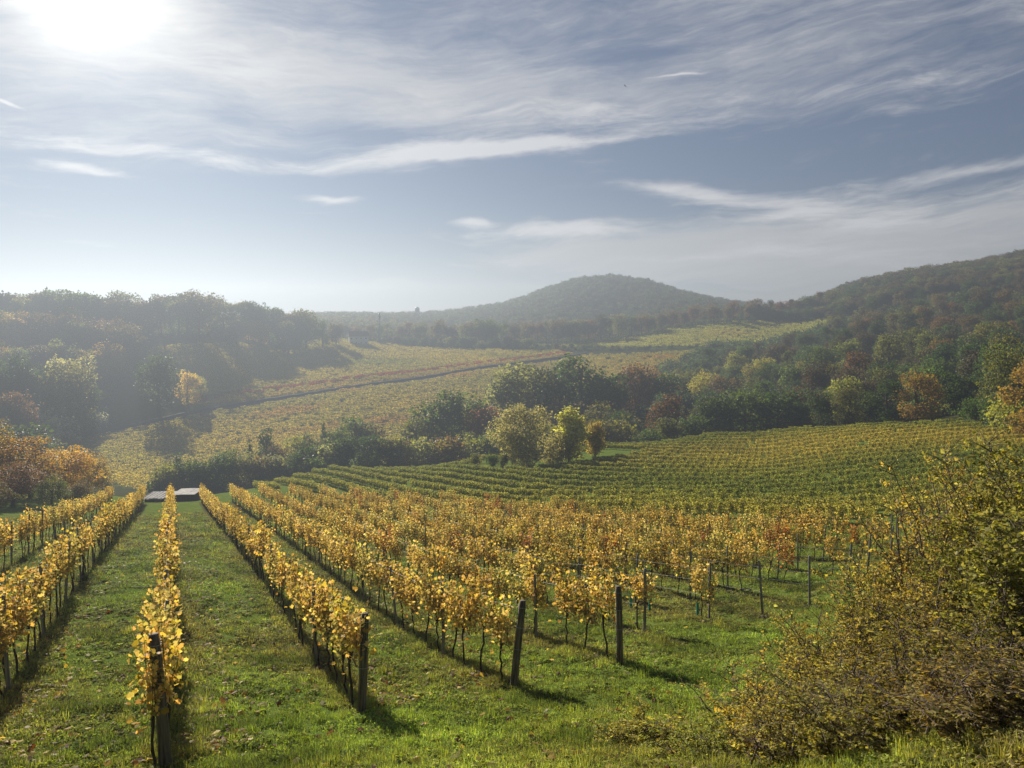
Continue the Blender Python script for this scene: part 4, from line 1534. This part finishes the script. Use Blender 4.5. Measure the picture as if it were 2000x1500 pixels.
house(700, 655, 585, 13, 9, 6.2, 3.6, .25, 'pale house with dark tiled roof at the far end of the hazy ridge', (M['plaster'], M['roof_tile']))
house(40, 668, 372, 15, 9, 6.0, 3.5, -.3, 'whitish house among trees at the left picture edge', (M['plaster'], M['roof_tile']))
house(152, 660, 385, 8, 6, 3.0, 1.6, .1, 'small hut with bright metal roof under the hazy ridge', (M['white_paint'], M['sheet']))

p = at(741, 655, 655)
mast = empty('antenna_mast', (p.x, p.y, H(p.x, p.y)))
tag(mast, 'slim antenna mast rising above the far trees', 'mast')
V, F = [], []
tube(V, F, [(0, 0, -.5), (0, 0, 10), (0, 0, 22)], [.75, .6, .45], 10)
put('pole', new_mesh('mast_pole', V, F, M['steel'], None, True), mast)
for i in range(6):
    a_ = i * math.pi / 3
    put('antenna_panel', box_mesh('antenna_panel', M['white_paint'], (-.22, .22, .78, 1.0, 18.2 - 4 * (i % 2), 20.6 - 4 * (i % 2))), mast, (0, 0, 0), (0, 0, a_))

p = at(815, 606, 1400)
dm = empty('skyline_dome', (p.x, p.y, p.z - 3))
dm.scale = (.36, .36, .36)
tag(dm, 'small round dome standing alone on the far skyline', 'dome')
V, F = [], []
prof = [(7.5, 0), (7.5, 12)] + [(7.8 * math.cos(a_), 12 + 7.8 * math.sin(a_)) for a_ in np.linspace(0, 1.45, 8)]
for r_, z_ in prof:
    for k in range(20):
        V.append((r_ * math.cos(k * math.pi / 10), r_ * math.sin(k * math.pi / 10), z_))
for i in range(len(prof) - 1):
    for k in range(20):
        F.append((i * 20 + k, i * 20 + (k + 1) % 20, (i + 1) * 20 + (k + 1) % 20, (i + 1) * 20 + k))
F.append(tuple((len(prof) - 1) * 20 + k for k in range(20)))
put('shell', new_mesh('dome_shell', V, F, M['white_paint'], None, True), dm)

# a bird high over the valley
p = at(1221, 168, 110)
bd = empty('bird', p, .9)
bd.rotation_euler = (.5, .3, .9)
tag(bd, 'dark bird gliding high in the middle of the sky', 'bird')
V, F = [], []
tube(V, F, [(0, -.16, 0), (0, -.08, .01), (0, .04, .01), (0, .14, .01), (0, .2, .0)], [.015, .045, .05, .028, .006], 7)
V += [(0, -.14, 0), (.05, -.27, 0), (-.05, -.27, 0)]
F.append((len(V) - 3, len(V) - 2, len(V) - 1))
for sg in (-1, 1):
    b_ = len(V)
    V += [(sg * .02, .07, .02), (sg * .02, -.06, .02), (sg * .22, -.05, .09), (sg * .22, .09, .10), (sg * .45, -.04, .05), (sg * .40, .03, .07)]
    F += [(b_, b_ + 1, b_ + 2, b_ + 3), (b_ + 3, b_ + 2, b_ + 4, b_ + 5)]
put('body', new_mesh('bird_body', V, F, M['dark_wood']), bd)

# teal guards round young vines
V, F = [], []
tube(V, F, [(0, 0, -.05), (0, 0, .3), (.005, 0, .55)], [.05, .048, .05], 10, False)
GUARD = new_mesh('vine_guard', V, F, M['teal'], None, True)
GR = [(1363, 1207, 'teal vine guard by the grey post that stands alone'), (1232, 1190, 'teal vine guard just right of the near-black post'), (1268, 1196, 'teal vine guard right of the slim grey post'), (1128, 1185, 'teal vine guard left of the bare wires')]
for px, py, lab in GR:
    g_ = on_ground(px, py)
    tag(put('vine_guard', GUARD, None, g_, (random.gauss(0, .05), random.gauss(0, .05), 0)), lab, 'vine guard', 'teal vine guards')

# ------------------------------------------------------------------ grass, weeds, fallen leaves, clods
M['grass'] = leaf_material('grass_blades', 'instancer', .5, (1.1, 1.1, .45), .8, .03, 1.25)


def tuft(seed, n, rad, h, wdt, lean=.5):
    g = np.random.default_rng(seed)
    V, F, C = [], [], []
    for i in range(n):
        a = g.uniform(0, 6.28)
        r = rad * math.sqrt(g.random())
        b = np.array((r * math.cos(a), r * math.sin(a), -.01))
        hd = g.uniform(0, 6.28)
        l = h * g.uniform(.5, 1.3)
        ln = lean * g.uniform(.2, 1.3)
        d_ = np.array((math.cos(hd), math.sin(hd), 0)) * l * ln
        s_ = np.array((-math.sin(hd), math.cos(hd), 0)) * wdt * .5
        k = len(V)
        mid = b + d_ * .35 + np.array((0, 0, l * .62))
        tip = b + d_ + np.array((0, 0, l * .95 * (1 - .3 * ln)))
        V += [b - s_, b + s_, mid + s_ * .8, mid - s_ * .8, tip]
        F += [(k, k + 1, k + 2, k + 3), (k + 3, k + 2, k + 4)]
        c = g.uniform(0, 1, 3)
        C += [c] * 5
    return new_mesh('grass_tuft', V, F, M['grass'], np.array(C))


def rosette(seed, n, size):
    g = np.random.default_rng(seed)
    a = g.uniform(0, 6.28, n)
    r = size * 1.6 * np.sqrt(g.random(n))
    P = np.stack([r * np.cos(a), r * np.sin(a), g.uniform(.02, .09, n)], 1)
    N = np.stack([np.cos(a) * .5, np.sin(a) * .5, np.full(n, 1.0)], 1) + g.normal(size=(n, 3)) * .35
    V, F, var = cards(P, N, size * g.uniform(.6, 1.2, n), 'kite', seed)
    return new_mesh('weed', V, F, M['grass'], var)


TUFTS = [tuft(800 + i, 46, .17, .075, .010, .8) for i in range(5)] + [rosette(820 + i, 30, .075) for i in range(3)] + [tuft(830 + i, 60, .14, .20, .009, .8) for i in range(2)]
NG = 52000
gd = np.exp(rng.uniform(math.log(6.5), math.log(85), NG))
ga = rng.uniform(-.92, .92, NG)
gx, gy = gd * np.sin(ga), gd * np.cos(ga)
gz = height(gx, gy)
fr = np.abs((gx * ROW_N[0] + gy * ROW_N[1]) / ROW_GAP + .5 - np.floor((gx * ROW_N[0] + gy * ROW_N[1]) / ROW_GAP + .5) - .5) * ROW_GAP
nearm = inside(NEAR_POLY, gx, gy)
tall_p = np.where((fr < .5) & nearm, .45, .05) + .35 * (patchy(gx, gy, .75, 2.6) > .84)
weed_p = .22 + .38 * (patchy(gx, gy, .5, 1.9) > .55)
u_ = rng.random(NG)
gi_ = np.where(u_ < tall_p, rng.integers(8, 10, NG), np.where(u_ < tall_p + weed_p, rng.integers(5, 8, NG), rng.integers(0, 5, NG)))
gsc = np.clip(gd / 16, .8, 3.2) * rng.uniform(.7, 1.3, NG)
gsz = np.clip(gd / 40, .9, 1.5) * rng.uniform(.6, 1.25, NG)
base_c = np.array((.215, .285, .055))
dry_f = np.clip(patchy(gx, gy, .35, 1.2) * .9 - .05 + rng.normal(0, .15, NG), 0, 1)
dry_f = np.where((fr < .55) & nearm, np.clip(dry_f + .4, 0, 1), dry_f)
rut = np.exp(-((fr - .92) / .20) ** 2) * nearm
dry_f = np.clip(dry_f + .30 * rut * patchy(gx, gy, .4, .9), 0, 1)
right_dry = np.clip((gx - .5 * gy) / 2.0, 0, .75) * (gd < 14)
dry_f = np.clip(dry_f * .8 + right_dry, 0, 1)
gt = base_c * (1 - dry_f[:, None]) + np.array((.26, .22, .075)) * dry_f[:, None]
gt *= rng.uniform(.7, 1.25, (NG, 1)) * (.72 + .5 * patchy(gx, gy, 1.1, .4)[:, None])
clump = patchy(gx, gy, .75, 2.6) > .86
gt[clump] = gt[clump] * .45 + np.array((.05, .085, .02)) * .55
scatter('grass', np.column_stack([gx, gy, gz]), rng.uniform(0, 6.28, NG), np.column_stack([gsc, gsc, gsz]), gi_, TUFTS, gt, 'short green grass and weeds covering the near vineyard slope', 'grass')

# fallen vine leaves
LV = []
for i in range(5):
    V, F, var = cards(np.array([(0, 0, .03)]), np.array([(.25 * math.sin(i), .25 * math.cos(2 * i), 1.0)]), [.12], 'vine', 860 + i)
    LV.append(new_mesh('fallen_leaf', V, F, M['vine_ins'], var))
NL = 34000
ld = np.exp(rng.uniform(math.log(8), math.log(60), NL))
la = rng.uniform(-.85, .75, NL)
lx, ly = ld * np.sin(la), ld * np.cos(la)
nn = (lx * ROW_N[0] + ly * ROW_N[1]) / ROW_GAP
side = (nn - np.round(nn)) * ROW_GAP
pk = np.where(inside(NEAR_POLY, lx, ly), .16 + 1.1 * np.exp(-((side - .45) / .75) ** 2), .06) * np.where(nn > 3.5, .35, 1)
m_ = rng.random(NL) < pk * np.clip(1.3 - patchy(lx, ly, .6, 2.2), .2, 1)
lx, ly = lx[m_], ly[m_]
lt = np.array(VGOLD)[rng.integers(0, 5, len(lx))] * rng.uniform(.45, 1.15, (len(lx), 1))
br = rng.random(len(lx)) < .35
lt[br] = np.array((.20, .10, .04)) * rng.uniform(.6, 1.2, (br.sum(), 1))
scatter('fallen_leaves', np.column_stack([lx, ly, height(lx, ly) + .04]), rng.uniform(0, 6.28, len(lx)), rng.uniform(.7, 1.2, len(lx)), rng.integers(0, 5, len(lx)), LV, lt,
        'yellow and brown vine leaves fallen on the grass along the rows', 'leaves', rng.normal(0, .3, (len(lx), 2)))

# clods of turned soil along some rows
M['soil'] = plain_material('turned_soil', (.035, .026, .017), (.075, .055, .036), 12.0, .95, .6)
CL = []
for i in range(4):
    g = np.random.default_rng(880 + i)
    V, F = [], []
    tube(V, F, [(0, 0, -.03), (.005, 0, .015), (0, .005, .045), (0, 0, .065)], [.06, .085, .06, .02], 7, True, .3)
    CL.append(new_mesh('clod', V, F, M['soil']))
cp = []
for k, n0, t0, t1 in ROWS:
    if k in (4, 5, 6, 7):
        for q in range(420):
            cp.append(row_xy(n0 + rng.normal(0, .28), t0 + rng.uniform(-.5, 16)))
cp = np.array(cp)
scatter('soil_clods', np.column_stack([cp, height(cp[:, 0], cp[:, 1])]), rng.uniform(0, 6.28, len(cp)), rng.uniform(.5, 1.6, len(cp)), rng.integers(0, 4, len(cp)), CL, np.full((len(cp), 3), .1),
        'dark clods of freshly turned soil along the vine rows', 'soil')

# ------------------------------------------------------------------ shrubs in the right foreground
M['shrub_leaf'] = leaf_material('shrub_leaves', 'object', .5, (1.15, 1.05, .5), .65, .08, 2.5)


def branchy(seed, stems, height_, spread, twigs, leaves, size, shape='kite'):
    """a many-stemmed shrub with twigs and single small leaves"""
    rs = random.Random(seed)
    g = np.random.default_rng(seed)
    V, F, P, N = [], [], [], []
    for s_ in range(stems):
        a = rs.uniform(0, 6.28)
        b = np.array((rs.gauss(0, .10 + spread * .12), rs.gauss(0, .10 + spread * .12), -.1))
        hd = np.array((math.cos(a), math.sin(a), 0))
        l = height_ * rs.uniform(.6, 1.05)
        out = spread * rs.uniform(.2, 1.0)
        pts = []
        for k in range(7):
            f = k / 6
            pts.append(b + hd * out * f ** 1.5 + np.array((0, 0, l * (f - .18 * out / max(height_, .1) * f * f))) + np.array((rs.gauss(0, .035), rs.gauss(0, .035), 0)) * (k > 0))
        tube(V, F, pts, [.021 * (1 - f_) + .004 for f_ in np.linspace(0, 1, 7)], 5, False)
        pts = np.array(pts)
        for w in range(twigs):
            f = rs.uniform(.15, 1.0) ** .8 * 5.99
            k = int(f)
            o_ = pts[k] + (pts[k + 1] - pts[k]) * (f - k)
            ta = rs.uniform(0, 6.28)
            tl = rs.uniform(.25, .75) * (1.15 - .1 * f) * (.4 + .3 * height_)
            td = np.array((math.cos(ta), math.sin(ta), rs.uniform(.1, 1.0)))
            td /= np.linalg.norm(td)
            e1 = o_ + td * tl * .5 + np.array((0, 0, .03))
            e2 = o_ + td * tl + np.array((0, 0, -.02 * rs.random()))
            tube(V, F, [o_, e1, e2], [.008, .005, .003], 4, False)
            nl = max(0, int(rs.gauss(leaves, leaves * .35) * rs.choice((.15, .5, 1.0, 1.35, 1.6))))
            for q in range(nl):
                h_ = min(1.05, rs.uniform(.12, 1.05) ** .7)
                c = (o_ + (e1 - o_) * h_ * 2) if h_ < .5 else (e1 + (e2 - e1) * (h_ * 2 - 1))
                P.append(c + g.normal(size=3) * .028)
                N.append(g.normal(size=3) + np.array((0, 0, .3)))
    P, N = np.array(P), np.array(N)
    LV_, LF_, var = cards(P, N, size * g.uniform(.5, 1.55, len(P)) * np.where(g.random(len(P)) < .08, 1.5, 1), shape, seed)
    return new_mesh('shrub_stems', V, F, M['twig'], None, True), new_mesh('shrub_foliage', LV_, LF_, M['shrub_leaf'], var)


SH = {'dense': [branchy(1000, 24, 3.4, 1.3, 26, 15, .062), branchy(1001, 22, 3.4, 1.3, 26, 14, .056, 'vine')], 'airy': [branchy(1010 + i, 18, 2.6, 1.2, 20, 9.5, .060) for i in range(3)],
      'bare': [branchy(1020 + i, 12, 3.4, 1.4, 22, 6, .06) for i in range(1)], 'low': [branchy(1030 + i, 22, 1.3, .8, 14, 15, .055) for i in range(3)], 'sapling': [branchy(1040, 1, 2.3, .08, 14, 6, .045)]}
SHH = {'dense': 3.4, 'airy': 2.6, 'bare': 3.4, 'low': 1.3, 'sapling': 2.3}
FG = [  # column, top row, distance, kind, leaf colour, what sets it apart
    (1975, 862, 13.0, 'dense', (.15, .14, .04), 'tall dense green thicket shrub at the right picture edge'),
    (2085, 830, 11.5, 'dense', (.11, .11, .03), 'dark shrub cut off by the right picture edge'),
    (1890, 870, 14.5, 'bare', (.19, .145, .045), 'half-bare twiggy shrub rising above the hedge with few russet leaves'),
    (1820, 950, 16.0, 'airy', (.19, .15, .045), 'russet airy shrub on the left shoulder of the tall hedge'),
    (1770, 1040, 16.5, 'airy', (.17, .135, .04), 'brownish shrub touching the last reddish vines'),
    (1880, 1010, 12.5, 'dense', (.10, .10, .025), 'olive dense shrub in the middle of the right-hand hedge'),
    (1985, 1010, 9.5, 'dense', (.11, .11, .03), 'dark olive shrub low at the right edge'),
    (1730, 1130, 13.0, 'airy', (.13, .12, .03), 'loose olive shrub where the hedge meets the lawn'),
    (1810, 1120, 11.0, 'airy', (.16, .13, .035), 'loose yellowish shrub before the olive hedge shrub'),
    (1640, 1190, 12.0, 'airy', (.16, .13, .035), 'arching thin shrub leaning over the lawn edge'),
    (1905, 1160, 8.6, 'airy', (.11, .10, .025), 'olive twiggy shrub low in the right foreground'),
    (1700, 1235, 9.5, 'airy', (.13, .12, .03), 'grey-green twiggy shrub in front of the hedge'),
    (1800, 1250, 8.0, 'airy', (.12, .10, .028), 'thin brownish shrub close to the camera on the bank'),
    (1990, 1235, 6.8, 'airy', (.13, .105, .035), 'brown leafed shrub in the bottom right corner'),
    (1575, 1270, 10.2, 'airy', (.18, .15, .035), 'yellowing shrub beside the thin sapling'),
    (1500, 1250, 9.8, 'sapling', (.20, .16, .04), 'thin straight sapling on the lawn edge'),
    (1480, 1360, 10.2, 'low', (.20, .16, .035), 'low yellow-green shrub under the sapling'),
    (1620, 1370, 8.6, 'low', (.13, .12, .03), 'low olive shrub in the bottom foreground'),
    (1730, 1400, 7.6, 'low', (.11, .10, .026), 'low dull shrub at the bottom edge of the picture'),
    (1860, 1390, 6.9, 'low', (.12, .09, .03), 'low brownish shrub on the near bank'),
    (1400, 1440, 10.4, 'low', (.14, .15, .035), 'small light green shrub at the bottom edge, right of centre'),
    (1690, 1075, 16.0, 'airy', (.18, .155, .045), 'thin olive shrub between the last grey posts and the hedge'),
    (1590, 1165, 14.0, 'airy', (.17, .155, .045), 'wispy shrub furthest out on the lawn'),
    (1455, 1300, 11.3, 'airy', (.19, .17, .05), 'wispy yellow-olive shrub left of the thin sapling'),
    (1540, 1335, 9.2, 'airy', (.17, .155, .045), 'pale twiggy shrub right of the sapling foot'),
    (1680, 1320, 8.2, 'airy', (.15, .14, .04), 'dull olive twiggy shrub near the bottom edge'),
    (1930, 1320, 6.5, 'airy', (.15, .125, .04), 'twiggy shrub above the bottom right corner'),
    (1255, 1440, 11.2, 'low', (.19, .18, .045), 'small pale yellow shrub standing apart at the bottom edge'),
]
for px, tp, d, kd, c, lab in FG:
    rx, rz = ray(px, tp)
    x = rx * d
    g_ = H(x, d)
    h = max(.5, rz * d - g_) * 1.02
    s_ = h / SHH[kd]
    st, fo = random.choice(SH[kd])
    r = empty('shrub', (x, d, g_), random.uniform(0, 6.28))
    r.scale = (max(.8, s_ ** .6),) * 2 + (s_,)
    put('stems', st, r)
    f = put('foliage', fo, r)
    f['kind'] = 'stuff'
    f.color = (*c, 1)
    tag(r, lab, 'shrub', 'shrubs of the right foreground')

# ------------------------------------------------------------------ haze
hm, ht, hout = new_mat('valley_haze')
pv = ht.node('ShaderNodeVolumePrincipled')
ht.put(pv, 'Color', rgb(.36, .42, .50))
ht.put(pv, 'Density', 0.00062)
ht.put(pv, 'Anisotropy', 0.52)
ht.l.new(pv.outputs[0], hout.inputs['Volume'])
hv = [(x, y, z) for z in (-90, 88) for x, y in ((-1660, -1660), (1660, -1660), (1660, 1660), (-1660, 1660))]
hf = [(3, 2, 1, 0), (4, 5, 6, 7), (0, 1, 5, 4), (1, 2, 6, 5), (2, 3, 7, 6), (3, 0, 4, 7)]
o = put('haze', new_mesh('haze', hv, hf, hm))
tag(o, 'thin autumn haze lying over the valley', 'haze', None, 'stuff')
